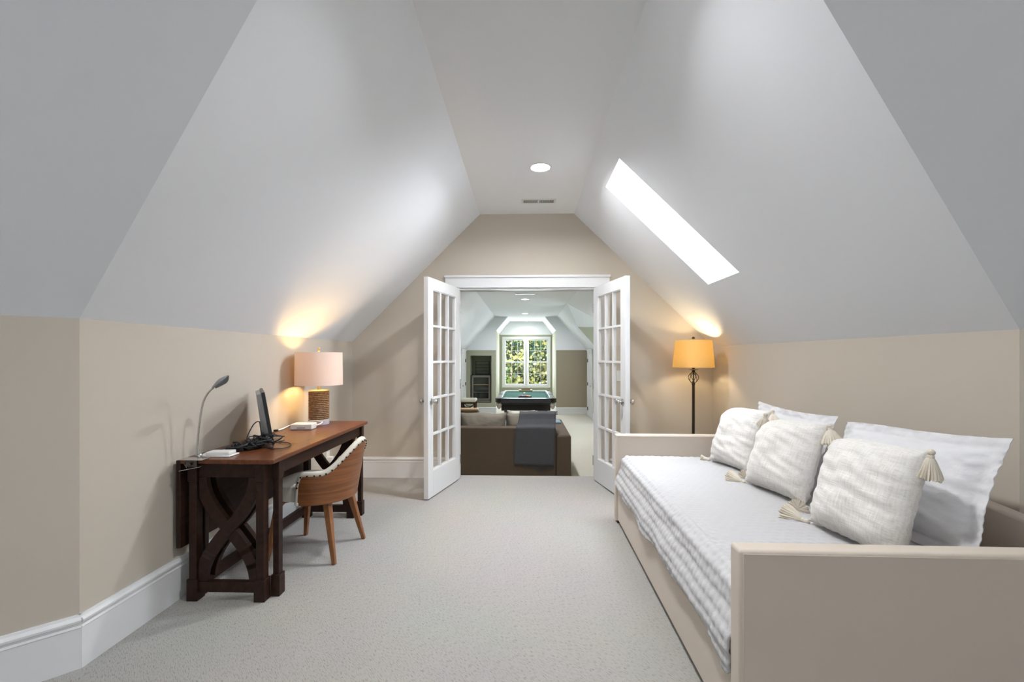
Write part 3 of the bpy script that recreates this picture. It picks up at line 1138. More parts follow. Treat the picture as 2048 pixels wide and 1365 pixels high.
ro = thing('router', 'white flat network box in front of the table lamp', 'router', (-1.655, 3.36, TZ), 0.1)
MB().box(-0.078, 0.078, -0.055, 0.055, 0, 0.042).build('housing', M['white'], ro, bevel=0.006, seg=3)
MB().box(-0.03, 0.03, -0.056, -0.0552, 0.012, 0.018).build('label_strip', M['grey'], ro, smooth=False)
for pts, lab in (([(-1.73, 3.37, TZ + 0.02), (-1.765, 3.36, TZ + 0.022), (-1.79, 3.31, TZ + 0.006), (-1.80, 3.24, TZ + 0.005)],
                  'white cable running left from the network box'),
                 ([(-1.58, 3.40, TZ + 0.02), (-1.555, 3.41, TZ + 0.028), (-1.56, 3.46, TZ + 0.035), (-1.62, 3.495, TZ + 0.040), (-1.70, 3.50, TZ + 0.03), (-1.76, 3.47, TZ + 0.012)],
                  'white cable looping behind the network box')):
    o = MB().tube(pts, 0.006, 8).build('network_cable', M['white'], origin=pts[0], angle=80)
    tag(o, lab, 'cable')
    MB().box(-0.012, 0.012, -0.012, 0.012, -0.008, 0.008).build('plug', M['black'], o).location = Vector(pts[-1]) - Vector(pts[0])

# ------------------------------------------------------------------ daybed
BY0, BY1 = 1.435, 3.63
BX0, BX1 = 0.690, 1.90
bed = thing('daybed', 'cream upholstered daybed with square arms along the right wall', 'daybed', (1.30, 2.53, 0))
BO = Vector(bed.location)


def bpart(m_, name, mt=None, bevel=0.012, parent=bed, seg=4, angle=40):
    m_.v = [tuple(Vector(p) - BO) for p in m_.v]
    return m_.build(name, mt or M['uph'], parent, bevel=bevel, seg=seg, angle=angle)


AT = 0.075
for y0, y1, ys in ((BY0, BY0 + AT, BY0), (BY1 - AT, BY1, BY1 - AT)):
    arm = bpart(MB().box(BX0, BX1, y0, y1, 0.02, 0.692), 'arm')
    m_ = MB()
    e = 0.012
    for yy in (y0 + 0.002, y1 - 0.002):
        m_.tube([(BX0 + e, yy, 0.03), (BX0 + e, yy, 0.692 - e), (BX1 - e, yy, 0.692 - e), (BX1 - e, yy, 0.03)], 0.0035, 8)
    bpart(m_, 'piping', parent=arm, bevel=0, angle=80)
# back with a gently arched top
m_ = MB()
poly = [(BY0 + AT, 0.1), (BY1 - AT, 0.1)]
n = 24
for i in range(n + 1):
    t = 1 - i / n
    poly.append((BY0 + AT + (BY1 - BY0 - 2 * AT) * t, 0.665 + 0.075 * math.sin(math.pi * t) ** 0.6))
m_.prism(poly, lambda u, v, w: (w, u, v), 1.835, 1.90)
bpart(m_, 'backrest', angle=30)
bpart(MB().box(BX0 + 0.012, BX0 + 0.085, BY0 + AT, BY1 - AT, 0.270, 0.345), 'side_rail', bevel=0.012)
tr = bpart(MB().box(BX0 + 0.016, BX0 + 0.05, BY0 + AT + 0.006, BY1 - AT - 0.006, 0.03, 0.262), 'trundle_front', bevel=0.006)
bpart(MB().box(BX0 + 0.09, 1.83, BY0 + AT, BY1 - AT, 0.24, 0.285), 'platform', M['mattress'], bevel=0)
bpart(MB().box(BX0 + 0.052, 1.7, BY0 + AT + 0.02, BY1 - AT - 0.02, 0.03, 0.22), 'trundle_box', bevel=0)
for x in (BX0 + 0.04, BX1 - 0.05):
    for y in (BY0 + 0.035, BY1 - 0.035):
        bpart(MB().box(x - 0.025, x + 0.025, y - 0.025, y + 0.025, 0, 0.03), 'foot', M['black'], bevel=0)

o = MB().box(0.775, 1.825, BY0 + AT + 0.008, BY1 - AT - 0.008, 0.287, 0.498).build('mattress', M['mattress'], bevel=0.03, seg=4, origin=(1.3, 2.53, 0.287))
tag(o, 'grey mattress in the daybed showing at the near back corner', 'mattress')

# quilt: top + hanging side as one cloth, puffed in offset rows
QY0, QY1 = BY0 + AT + 0.004, BY1 - AT - 0.004


def quilt_fn(u, v):
    y = QY0 + (QY1 - QY0) * v
    # arc length from the back edge, over the shoulder, down the side
    top_w, rr = 0.955, 0.055
    drop = 0.185 + 0.012 * math.sin(v * 9.0 + 2.5) + 0.010 * math.sin(v * 23 + 1) + 0.03 * math.exp(-((v - 0.02) / 0.025) ** 2)
    Ls = top_w + rr * math.pi / 2 + drop
    s = u * Ls
    xs = 0.735 + rr
    if s < top_w:
        x, z, nx, nz = xs + top_w - s, 0.525, 0, 1
        z -= 0.006 * noise.noise(Vector((x * 3, y * 3, 0)))
    elif s < top_w + rr * math.pi / 2:
        a = (s - top_w) / rr
        x, z = xs - rr * math.sin(a), 0.525 - rr * (1 - math.cos(a))
        nx, nz = -math.sin(a), math.cos(a)
    else:
        d = s - top_w - rr * math.pi / 2
        x = 0.735 - 0.046 * sm(d / 0.15) - 0.012 * noise.noise(Vector((y * 5, d * 8, 3)))
        z = 0.47 - d
        nx, nz = -1, 0.0
    # puffs
    row = y / 0.036
    k = math.floor(row)
    fr_ = row - k
    col = s / 0.05 + (0.5 if k % 2 else 0)
    fc = col - math.floor(col)
    puff = (math.sin(math.pi * fr_) ** 0.6) * (math.sin(math.pi * fc) ** 0.6)
    amp = 0.0055
    if s > top_w:
        amp = 0.009
        # horizontal channel folds on the side
        puff = 0.5 * puff + 0.8 * abs(math.sin(s * math.pi / 0.045))
    wv = 0.004 * noise.noise(Vector((s * 9, y * 9, 7)))
    dd = amp * puff + wv
    return (x + nx * dd, y, z + nz * dd)


m_ = MB().grid(150, 300, quilt_fn)
q = m_.build('quilt', M['quilt'], origin=(1.2, 2.53, 0.5), angle=180, flip=False)
so = q.modifiers.new('solid', 'SOLIDIFY')
so.thickness = 0.010
so.offset = 1 if q.data.polygons[0].normal.z < 0 else -1
tag(q, 'white puffed cotton quilt over the daybed mattress', 'quilt')

# pillows
def pillow_pts(w, h, t, seed, flange=0.0, n=56, wr=0.010, sag=0.06, soft=0.0, tl=0.0):
    def f(side):
        def g(u, v):
            a, b = 2 * u - 1, 2 * v - 1
            if flange:
                fa = min(1.0, abs(a) / (1 - flange))
                fb = min(1.0, abs(b) / (1 - flange * w / h))
            else:
                fa, fb = abs(a), abs(b)
            th = (max(0, 1 - fa ** 3.2) * max(0, 1 - fb ** 3.2)) ** 0.55
            x = a * w / 2 * (1 - 0.075 * (1 - b * b))
            z = b * h / 2 * (1 - 0.085 * (1 - a * a))
            if soft:
                x *= math.sqrt(1 - soft * b * b / 2) / math.sqrt(1 - soft / 8)
                z *= math.sqrt(1 - soft * a * a / 2) / math.sqrt(1 - soft / 8)
            if tl:   # soft drooping corner at the far top
                q = max(0, -a) ** 2.5 * max(0, b) ** 2.5
                z -= tl * h * q
                x += tl * w * 0.5 * q
            nv_ = Vector((x * 7 + seed * 3.1, z * 7, seed))
            wn = noise.noise(nv_) * wr * 1.4 + noise.noise(Vector((x * 9 + seed, z * 26 + 6 * x, seed * 2))) * wr * 0.9
            edge = (fa ** 4 + fb ** 4)
            y = side * (t / 2 * th + 0.0015)
            y += side * wn * min(1, th * 2.0)
            ew = 0.006 * noise.noise(Vector((a * 9, b * 9, seed + 5)))
            if edge > 0.9:
                y += ew * 1.5
            # slump: lower part fuller
            y += side * sag * t * max(0, -b) * th
            sq = 1 - 0.04 * th
            return (x * sq + ew * edge * 0.5, y, z * sq + ew * edge * 0.5)
        return g
    return f


def tassel_mesh(L=0.085, r=0.034, seed=0):
    m_ = MB()
    m_.ball((0, 0, -0.006), 0.013, 14)
    m_.lathe([(0.006, -0.012), (0.012, -0.018), (0.012, -0.026), (0.010, -0.028)], n=16)
    rnd = random.Random(seed)
    n = 72
    lens = [1 + rnd.uniform(-0.10, 0.06) for _ in range(n)]
    rad = [1 + (0.16 if k % 3 else -0.05) + rnd.uniform(-0.06, 0.06) for k in range(n)]

    def f(u, v):
        k = int(round(u * n)) % n
        a = 2 * math.pi * u
        q = sm(v)
        rr = (0.010 + (r - 0.010) * v ** 0.65) * (1 + (rad[k] - 1) * q)
        return (rr * math.cos(a), rr * math.sin(a), -0.024 - (L - 0.024) * v * lens[k])
    m_.grid(n, 8, f, cu=True)
    m_.grid(n, 1, lambda u, v: Vector((0, 0, -L * 0.9)).lerp(Vector(f(u, 1)), v), cu=True)
    return m_


def place_pillow(name, label, w, h, t, loc, rz, lean, mt, seed, flange=0.0, tassels=(), group=None, roll=0.0, **kw):
    root = thing(name, label, 'pillow', loc, (0, 0, 0), group)
    Mx = Matrix.Translation(Vector(loc)) @ Matrix.Rotation(rz, 4, 'Z') @ Matrix.Rotation(-lean, 4, 'X') @ Matrix.Rotation(roll, 4, 'Y')
    root.rotation_euler = Mx.to_euler()
    f = pillow_pts(w, h, t, seed, flange, **kw)
    m_ = MB()
    m_.grid(64, 64, f(1))
    m_.grid(64, 64, f(-1))
    m_.grid(64, 1, lambda u, v: Vector(f(1)(u, 0)).lerp(Vector(f(-1)(u, 0)), v))
    m_.grid(64, 1, lambda u, v: Vector(f(1)(u, 1)).lerp(Vector(f(-1)(u, 1)), v))
    m_.grid(1, 64, lambda u, v: Vector(f(1)(0, v)).lerp(Vector(f(-1)(0, v)), u))
    m_.grid(1, 64, lambda u, v: Vector(f(1)(1, v)).lerp(Vector(f(-1)(1, v)), u))
    m_.v = [(p[0], p[1], p[2] + h / 2) for p in m_.v]
    m_.build('cover', mt, root, angle=75)
    inv = Mx.inverted()
    for k, (cx, cz, dirn, L, r) in enumerate(tassels):
        corner = Mx @ Vector((cx * w / 2 * 0.985, 0, h / 2 + cz * h / 2 * 0.985))
        d = Vector(dirn).normalized()
        rot = Vector((0, 0, -1)).rotation_difference(d).to_matrix().to_4x4()
        tm = tassel_mesh(L, r, seed * 10 + k)
        tm.v = [tuple(inv @ (corner + (rot @ Vector(p)) + d * 0.004)) for p in tm.v]
        tm.build('tassel', M['tassel'], root, angle=30)
    return root


ZB = 0.528
DN = (0, 0, -1)
place_pillow('pillow_sham', 'white quilted sham with flange edge at the near end of the daybed', 0.84, 0.50, 0.15, (1.60, 2.075, ZB - 0.015), R(-90), R(16), M['sham'], 11, flange=0.12, roll=R(-2.0), tl=0.06)
place_pillow('pillow_sham', 'white quilted sham at the far end of the daybed', 0.84, 0.47, 0.15, (1.60, 2.96, ZB - 0.01), R(-90), R(14), M['sham'], 12, flange=0.12)
place_pillow('tassel_pillow', 'cream tasselled pillow nearest the viewer on the daybed', 0.45, 0.45, 0.18, (1.345, 1.93, ZB), R(-82), R(17), M['slub'], 1, soft=0.22, tl=0.08,
             tassels=((1, 1, (-0.06, 0.10, -1), 0.105, 0.038), (-1, -1, (-0.5, 0.8, 0.06), 0.105, 0.046)))
place_pillow('tassel_pillow', 'cream tasselled pillow in the middle of the three', 0.46, 0.45, 0.18, (1.39, 2.60, ZB), R(-78), R(19), M['slub'], 2, soft=0.22, tl=0.14,
             tassels=((1, 1, (0.02, -0.2, -0.9), 0.10, 0.046), (-1, 1, (0.1, 0.5, -1), 0.09, 0.035), (-1, -1, (-0.5, 0.8, 0.06), 0.10, 0.042), (1, -1, (-0.7, -0.6, 0.05), 0.10, 0.044)))
place_pillow('tassel_pillow', 'cream tasselled pillow farthest down the daybed', 0.46, 0.45, 0.18, (1.42, 3.20, ZB), R(-78), R(19), M['slub'], 3, soft=0.22, tl=0.12,
             tassels=((1, 1, (-0.1, -0.4, -0.8), 0.10, 0.042), (-1, -1, (-0.7, 0.5, 0.1), 0.06, 0.022), (1, -1, (-0.7, -0.6, 0.05), 0.10, 0.044)))

# the daybed and its bedding stand slightly askew to the wall
for o in (bed, bpy.data.objects['quilt'], bpy.data.objects['mattress']):
    rz_ = Matrix.Rotation(-R(0.9), 3, 'Z')
    o.location = BO + rz_ @ (Vector(o.location) - BO)
    o.rotation_euler = (0, 0, -R(0.9))

# ------------------------------------------------------------------ far room (lower by three steps)
FZ = -0.5
FXL, FXR, FKZ, FCZ, FCL, FCR, FY = -1.87, 1.95, 1.51, 2.57, -0.95, 1.01, 14.4
AX0, AX1, AY = -0.925, 0.985, 16.5
slab('floor', [(FXL, YB, FZ), (FXL, FY, FZ), (AX0, FY, FZ), (AX0, AY, FZ), (AX1, AY, FZ), (AX1, FY, FZ), (FXR, FY, FZ), (FXR, YB, FZ)][::-1],
     M['carpet2'], (0, 0, -1), 0.1, 'carpet of the lower games room', 'floor')
slab('ceiling', [(FCL, YB, FCZ), (FCR, YB, FCZ), (FCR, FY, FCZ), (FCL, FY, FCZ)], M['ceil'], (0, 0, 1), 0.06,
     'flat white ceiling of the games room', 'ceiling')
slab('ceiling', [(FXL, YB, FKZ), (FXL, FY, FKZ), (FCL, FY, FCZ), (FCL, YB, FCZ)], M['ceil'], (-1, 0, 1), 0.06,
     'left sloped ceiling of the games room', 'ceiling')
# right slope with the dormer cut out
DY0, DYR, DY1, DE = 9.5, 10.9, 12.3, 2.10
sx = lambda z: FXR - (z - FKZ) * (FXR - FCR) / (FCZ - FKZ)
m_ = MB()
m_.add([(FXR, YB, FKZ), (FXR, DY0, FKZ), (sx(DE), DY0, DE), (FCR, DYR, FCZ), (FCR, YB, FCZ)], [(0, 1, 2, 3, 4)])
m_.add([(FXR, DY1, FKZ), (FXR, FY, FKZ), (FCR, FY, FCZ), (FCR, DYR, FCZ), (sx(DE), DY1, DE)], [(0, 1, 2, 3, 4)])
struct(m_.build('ceiling', M['ceil'], smooth=False, flip=False), 'right sloped ceiling of the games room', 'ceiling')
DX = 4.0
m_ = MB()
m_.add([(FCR, DYR, FCZ), (DX, DYR, FCZ), (DX, DY1, DE), (sx(DE), DY1, DE)], [(0, 1, 2, 3)])
m_.add([(FCR, DYR, FCZ), (DX, DYR, FCZ), (DX, DY0, DE), (sx(DE), DY0, DE)], [(0, 1, 2, 3)])
struct(m_.build('ceiling', M['ceil'], smooth=False, flip=False), 'white ceiling of the dormer on the right of the games room', 'ceiling')
m_ = MB()
for y in (DY0, DY1):
    m_.add([(FXR, y, FZ), (DX, y, FZ), (DX, y, DE), (sx(DE), y, DE), (FXR, y, FKZ)], [(0, 1, 2, 3, 4)])
struct(m_.build('wall_dormer', M['olive'], smooth=False, flip=False), 'green-tinted side walls of the games room dormer', 'wall')
m_ = MB()
fn = lambda u, v, w: (w, u, v)
for a, b, c, d in ((DY0, 10.25, FZ, DE), (11.55, DY1, FZ, DE), (10.25, 11.55, FZ, 0.6)):
    m_.prism([(a, c), (b, c), (b, d), (a, d)], fn, DX, DX + 0.1)
m_.prism([(10.25, 1.85), (11.55, 1.85), (11.55, DE), (10.25, DE)], fn, DX, DX + 0.1)
m_.prism([(DY0, DE), (DY1, DE), (DYR, FCZ)], fn, DX, DX + 0.1)
struct(m_.build('wall_dormer', M['olive'], smooth=False), 'end wall of the games room dormer', 'wall')
m_ = MB().add([(FXR, DY0, FZ), (DX, DY0, FZ), (DX, DY1, FZ), (FXR, DY1, FZ)], [(0, 1, 2, 3)])
struct(m_.build('floor', M['carpet2'], smooth=False), 'carpet inside the games room dormer', 'floor')

# games room side walls
DOL = (13.15, 13.95)    # doorways in the knee walls
slab('wall_left', [(FXL, YB, FZ), (FXL, FY, FZ), (FXL, FY, FKZ), (FXL, YB, FKZ)], M['olive'], (-1, 0, 0), 0.1, 'left wall of the games room', 'wall')
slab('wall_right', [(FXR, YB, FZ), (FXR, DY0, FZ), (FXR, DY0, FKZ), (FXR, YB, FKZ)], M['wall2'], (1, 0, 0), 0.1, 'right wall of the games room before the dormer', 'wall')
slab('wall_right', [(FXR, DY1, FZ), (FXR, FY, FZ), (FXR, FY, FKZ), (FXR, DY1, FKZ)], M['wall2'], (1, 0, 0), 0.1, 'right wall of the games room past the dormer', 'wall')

# far end wall with alcove opening and fridge niche
fn = lambda u, v, w: (u, w, v)
NX0, NX1, NZ0, NZ1 = -1.735, -1.065, -0.16, 1.335
m_ = MB()
for a, b, c, d in ((FXL, NX0, FZ, FKZ), (NX1, AX0, FZ, FKZ), (NX0, NX1, FZ, NZ0), (NX0, NX1, NZ1, FKZ)):
    m_.prism([(a, c), (b, c), (b, d), (a, d)], fn, FY, FY + 0.06)
struct(m_.build('wall_end', M['olive'], smooth=False), 'green-tinted end wall left of the window alcove', 'wall')
m_ = MB()
m_.add([(NX0, FY, NZ0), (NX0, FY + 0.6, NZ0), (NX0, FY + 0.6, NZ1), (NX0, FY, NZ1)], [(0, 1, 2, 3)])
m_.add([(NX1, FY, NZ0), (NX1, FY + 0.6, NZ0), (NX1, FY + 0.6, NZ1), (NX1, FY, NZ1)], [(0, 1, 2, 3)])
m_.add([(NX0, FY, NZ0), (NX1, FY, NZ0), (NX1, FY + 0.6, NZ0), (NX0, FY + 0.6, NZ0)], [(0, 1, 2, 3)])
m_.add([(NX0, FY, NZ1), (NX1, FY, NZ1), (NX1, FY + 0.6, NZ1), (NX0, FY + 0.6, NZ1)], [(0, 1, 2, 3)])
m_.add([(NX0, FY + 0.6, NZ0), (NX1, FY + 0.6, NZ0), (NX1, FY + 0.6, NZ1), (NX0, FY + 0.6, NZ1)], [(0, 1, 2, 3)])
struct(m_.build('wall_niche', M['olive'], smooth=False, flip=False), 'recess in the end wall that holds the fridge', 'wall')
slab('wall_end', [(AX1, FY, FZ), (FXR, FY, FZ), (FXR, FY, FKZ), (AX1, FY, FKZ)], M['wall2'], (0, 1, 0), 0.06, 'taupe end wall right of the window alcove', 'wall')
slab('wall_end', [(FXL, FY, FKZ), (AX0, FY, FKZ), (AX0, FY, 2.13), (-0.55, FY, FCZ), (FCL, FY, FCZ)], M['ceil'], (0, 1, 0), 0.06, 'white gable left of the alcove', 'wall')
slab('wall_end', [(AX1, FY, FKZ), (FXR, FY, FKZ), (FCR, FY, FCZ), (0.63, FY, FCZ), (AX1, FY, 2.13)], M['ceil'], (0, 1, 0), 0.06, 'white gable right of the alcove', 'wall')
# alcove
for x, s, lab in ((AX0, -1, 'green-tinted left side of the window alcove'), (AX1, 1, 'green-tinted right side of the window alcove')):
    slab('wall_alcove', [(x, FY + 0.03, FZ), (x, AY, FZ), (x, AY, 2.13), (x, FY + 0.03, 2.13)], M['olive'], (s, 0, 0), 0.06, lab, 'wall')
m_ = MB()
m_.add([(AX0, FY, 2.13), (AX0, AY, 2.13), (-0.55, AY, FCZ), (-0.55, FY, FCZ)], [(0, 1, 2, 3)])
m_.add([(AX1, FY, 2.13), (AX1, AY, 2.13), (0.63, AY, FCZ), (0.63, FY, FCZ)], [(0, 1, 2, 3)])
m_.add([(-0.55, FY, FCZ), (-0.55, AY, FCZ), (0.63, AY, FCZ), (0.63, FY, FCZ)], [(0, 1, 2, 3)])
struct(m_.build('ceiling', M['ceil'], smooth=False, flip=False), 'white faceted ceiling of the window alcove', 'ceiling')
slab('wall_alcove', [(AX0, AY, 2.10), (AX1, AY, 2.10), (AX1, AY, 2.13), (0.63, AY, FCZ), (-0.55, AY, FCZ), (AX0, AY, 2.13)], M['ceil'], (0, 1, 0), 0.12, 'white gable above the far window', 'wall')
WX0, WX1, WZ0, WZ1 = -0.745, 0.835, 0.27, 1.94
m_ = MB()
for a, b, c, d in ((AX0, WX0, FZ, 2.10), (WX1, AX1, FZ, 2.10), (WX0, WX1, FZ, WZ0), (WX0, WX1, WZ1, 2.10)):
    m_.prism([(a, c), (b, c), (b, d), (a, d)], fn, AY, AY + 0.12)
struct(m_.build('wall_alcove', M['olive'], smooth=False), 'green-tinted wall around the far window', 'wall')
window('window_1', 'white double window with garden greenery at the far end', WX0 + 0.0, WX1 - 0.0, WZ0, WZ1, AY - 0.005, -1, trim=0.085, units=2)
wd = window('window_5', 'window in the dormer of the games room', -0.65, 0.65, 0.6, 1.85, 0, -1, rz=R(-90), loc=(DX, 10.9, 0))

for a, b, sd_, lab in (((FXL, FY), (AX0, FY), (0, -1), 'white baseboard under the fridge niche'),
                       ((AX1, FY), (FXR, FY), (0, -1), 'white baseboard right of the pool table'),
                       ((FXL, YB), (FXL, DOL[0]), (1, 0), 'white baseboard along the left games room wall'),
                       ((AX0, FY), (AX0, AY), (1, 0), 'white baseboard on the left alcove side'),
                       ((AX1, FY), (AX1, AY), (-1, 0), 'white baseboard on the right alcove side'),
                       ((AX0, AY), (AX1, AY), (0, -1), 'white baseboard beneath the far window'),
                       ((FXR, DY1), (FXR, DOL[0]), (-1, 0), 'white baseboard past the dormer')):
    baseboard('baseboard_far', a, b, sd_, lab, z=FZ, h=0.20)


def side_door(name, label, x, s):
    """closed white panel door in a knee wall; s = +1 when the room is toward +x"""
    r = sroot(name, label, (x, DOL[0], FZ))
    w = DOL[1] - DOL[0]
    H = 1.93
    m_ = MB()
    a, b = sorted((0, s * 0.045))
    m_.box(a, b, -0.11, 0, 0, H)
    m_.box(a, b, w, w + 0.11, 0, H)
    m_.box(a, b, -0.11, w + 0.11, H - 0.02, H + 0.09)
    a2, b2 = sorted((0, s * 0.062))
    m_.box(a2, b2, -0.13, w + 0.13, H + 0.055, H + 0.09)
    m_.build('casing', M['trim'], r, bevel=0.003)
    m_ = MB()
    a, b = sorted((s * 0.0, s * 0.028))
    m_.box(a, b, 0.002, w - 0.002, 0.01, H - 0.02)
    a, b = sorted((s * 0.028, s * 0.034))
    for z0, z1 in ((0.12, 0.85), (1.0, 1.75)):
        m_.box(a, b, 0.12, w - 0.12, z0, z1)
    m_.build('panel', M['trim'], r, bevel=0.003)
    for z in (0.22, 0.97, 1.68):
        m_ = MB()
        a, b = sorted((s * 0.03, s * 0.052))
        m_.box(a, b, w - 0.012, w + 0.018, z - 0.05, z + 0.05)
        m_.build('hinge', M['hinge'], r)
    m_ = MB()
    m_.lathe([(0.02, s * 0.028), (0.01, s * 0.035), (0.01, s * 0.05), (0.025, s * 0.06), (0.02, s * 0.08), (0, s * 0.085)], (0, 0.07, 0.95), 16, 'x')
    m_.build('door_knob', M['chrome'], r)


side_door('door_3', 'white closet door on the left wall beside the fridge niche', FXL, 1)
side_door('door_4', 'white closet door on the right wall past the dormer', FXR, -1)

# steps down behind the doorway
m_ = MB()
m_.box(OX0 - 0.1, OX1 + 0.1, YB + 0.0, YB + 0.28, FZ, FZ + 0.333)
m_.box(OX0 - 0.1, OX1 + 0.1, YB + 0.28, YB + 0.56, FZ, FZ + 0.167)
struct(m_.build('trim_4', M['carpet2'], smooth=False), 'two carpeted steps down into the games room', 'steps')

# games room lights and vents
for y, lab in ((6.7, 'added unseen games room ceiling light above the brown sofa'), (8.65, 'games room ceiling light closest to the doorway'), (10.05, 'games room ceiling light, second from the doorway'),  # the one above the sofa is added behind the header to brighten it
               (13.3, 'games room ceiling light in front of the alcove')):
    can_light(0.0, y, FCZ, lab, 18, 'recessed lights of the games room')
can_light(0.04, 15.9, FCZ, 'recessed light inside the window alcove', 5, 'recessed lights of the games room')
v = thing('ceiling_vent', 'narrow white linear vent in the games room ceiling', 'vent', (0.0, 9.15, FCZ))
MB().box(-0.20, 0.20, -0.06, 0.06, -0.012, 0).build('vent_plate', M['vent'], v, bevel=0.002)
for s in (-1, 1):
    MB().box(s * 0.1 - 0.085, s * 0.1 + 0.085, -0.03, 0.03, -0.0135, -0.0122).build('slot', M['vent'], v, smooth=False)
v = thing('ceiling_vent', 'dark slotted vent just inside the games room ceiling', 'vent', (0.02, 8.35, FCZ))
MB().box(-0.21, 0.21, -0.05, 0.05, -0.010, 0).build('vent_plate', M['vent'], v, bevel=0.002)
for s in (-1, 1):
    m_ = MB()
    for k in range(10):
        x = s * 0.12 - 0.06 + k * 0.013
        m_.box(x - 0.004, x + 0.004, -0.04, 0.04, -0.012, -0.0102)
    m_.build('slots', M['slot'], v, smooth=False)

# ------------------------------------------------------------------ sofa
sf = thing('sofa', 'brown fabric sofa with its back to the doorway', 'sofa', (-0.4, 6.85, FZ))
SO = Vector(sf.location)


def spart(m_, name, mt=None, bevel=0.03, parent=sf, seg=4, angle=40):
    m_.v = [tuple(Vector(p) - SO) for p in m_.v]
    return m_.build(name, mt or M['sofa'], parent, bevel=bevel, seg=seg, angle=angle)


spart(MB().box(-1.60, 0.432, 6.36, 6.56, FZ + 0.03, 0.305), 'backrest', bevel=0.02)
spart(MB().box(0.435, 0.645, 6.36, 8.0, FZ + 0.03, 0.205), 'arm', bevel=0.035)
spart(MB().box(-1.80, -1.60, 6.36, 7.35, FZ + 0.03, 0.205), 'arm', bevel=0.035)
spart(MB().box(-1.60, 0.432, 6.56, 7.35, FZ + 0.06, FZ + 0.30), 'base', bevel=0.01)
for x0, x1 in ((-1.595, -0.94), (-0.935, -0.26), (-0.255, 0.428)):
    spart(MB().box(x0, x1, 6.72, 7.38, FZ + 0.302, FZ + 0.46), 'seat_cushion', M['sofacush'], bevel=0.04)


def cushion(x0, x1, yc, z0, z1, t, seed):
    w, h = x1 - x0, z1 - z0
    f = pillow_pts(w, h, t, seed, n=40, wr=0.012)
    m_ = MB()

    def g(side):
        def k(u, v):
            p = f(side)(u, v)
            a, b = 2 * u - 1, 2 * v - 1
            return (p[0] + (x0 + x1) / 2, p[1] + yc + 0.05 * b, p[2] + (z0 + z1) / 2 + 0.012 * math.sin(a * 4 + seed))
        return k
    m_.grid(40, 30, g(1))
    m_.grid(40, 30, g(-1))
    for vv in (0, 1):
        m_.grid(40, 1, lambda u, v: Vector(g(1)(u, vv)).lerp(Vector(g(-1)(u, vv)), v))
        m_.grid(1, 30, lambda u, v: Vector(g(1)(vv, v)).lerp(Vector(g(-1)(vv, v)), u))
    c = spart(m_, 'back_cushion', M['sofacush'], bevel=0, angle=75)
    return c


cushion(-1.60, -0.935, 6.66, -0.06, 0.47, 0.24, 1)
cushion(-0.96, -0.270, 6.66, -0.06, 0.485, 0.24, 2)
cushion(-0.275, 0.425, 6.66, -0.06, 0.47, 0.24, 3)
for x in (-1.72, 0.56):
    for y in (6.42, 7.28):
        spart(MB().box(x - 0.03, x + 0.03, y - 0.03, y + 0.03, FZ, FZ + 0.04), 'foot', M['ebony'], bevel=0)

# throw draped over the cushion and the sofa back
TXa, TXb = -0.085, 0.425


def throw_fn(u, v):
    # v: from the front of the cushion, over the top, down the back
    path = [(6.83, 0.34), (6.79, 0.455), (6.69, 0.495), (6.585, 0.47), (6.54, 0.40), (6.45, 0.335), (6.345, 0.31), (6.325, 0.20), (6.322, 0.0), (6.330, -0.21)]
    t = v * (len(path) - 1)
    i = min(int(t), len(path) - 2)
    k = t - i
    y = path[i][0] * (1 - k) + path[i + 1][0] * k
    z = path[i][1] * (1 - k) + path[i + 1][1] * k
    wid = 1 + 0.10 * v
    x = TXb + 0.02 * math.sin(v * 5) - (TXb - TXa) * (1 - u) * wid + 0.0
    y -= 0.006 * noise.noise(Vector((u * 5, v * 4, 2))) + 0.004
    z += 0.008 * noise.noise(Vector((u * 4, v * 3, 8))) + (0.012 * (1 - u) if v > 0.9 else 0)
    return (x, y, z)


o = MB().grid(24, 60, throw_fn).build('throw_blanket', M['throw'], origin=(0.17, 6.45, 0.3), angle=180)
so = o.modifiers.new('solid', 'SOLIDIFY')
so.thickness = 0.016
so.offset = 0
tag(o, 'charcoal knit throw hanging over the back of the brown sofa', 'blanket')
m_ = MB()
rnd = random.Random(5)
for k in range(60):
    u = k / 59
    if u < 0.25:
        continue
    p = Vector(throw_fn(u, 1)) - Vector((0.17, 6.45, 0.3))
    L = 0.03 + 0.06 * math.exp(-((u - 0.7) / 0.15) ** 2) + rnd.uniform(0, 0.015)
    m_.tube([p, p + Vector((rnd.uniform(-.01, .01), 0.004, -L * 0.6)), p + Vector((rnd.uniform(-.02, .02), 0.008, -L))], 0.003, 5)
m_.build('fringe', M['throw'], o)
m_ = MB()
for k in range(16):
    p = Vector(throw_fn(1, 0.08 + k * 0.018)) - Vector((0.17, 6.45, 0.3))
    m_.tube([p, p + Vector((0.03, rnd.uniform(-.01, .01), rnd.uniform(-.01, .02)))], 0.003, 5)
m_.build('fringe', M['throw'], o)

place_pillow('throw_pillow', 'off-white pillow peeking above the sofa cushion beside the throw', 0.42, 0.40, 0.14, (-0.06, 6.90, FZ + 0.60), 0, R(-8), M['offwhite'], 21)
o = MB().box(-0.075, 0.075, -0.16, 0.16, 0, 0.022).build('folded_cloth', M['blue'], bevel=0.008)
o.location = (0.515, 7.62, 0.206)
tag(o, 'pale blue folded cloth on the right arm of the sofa', 'cloth')

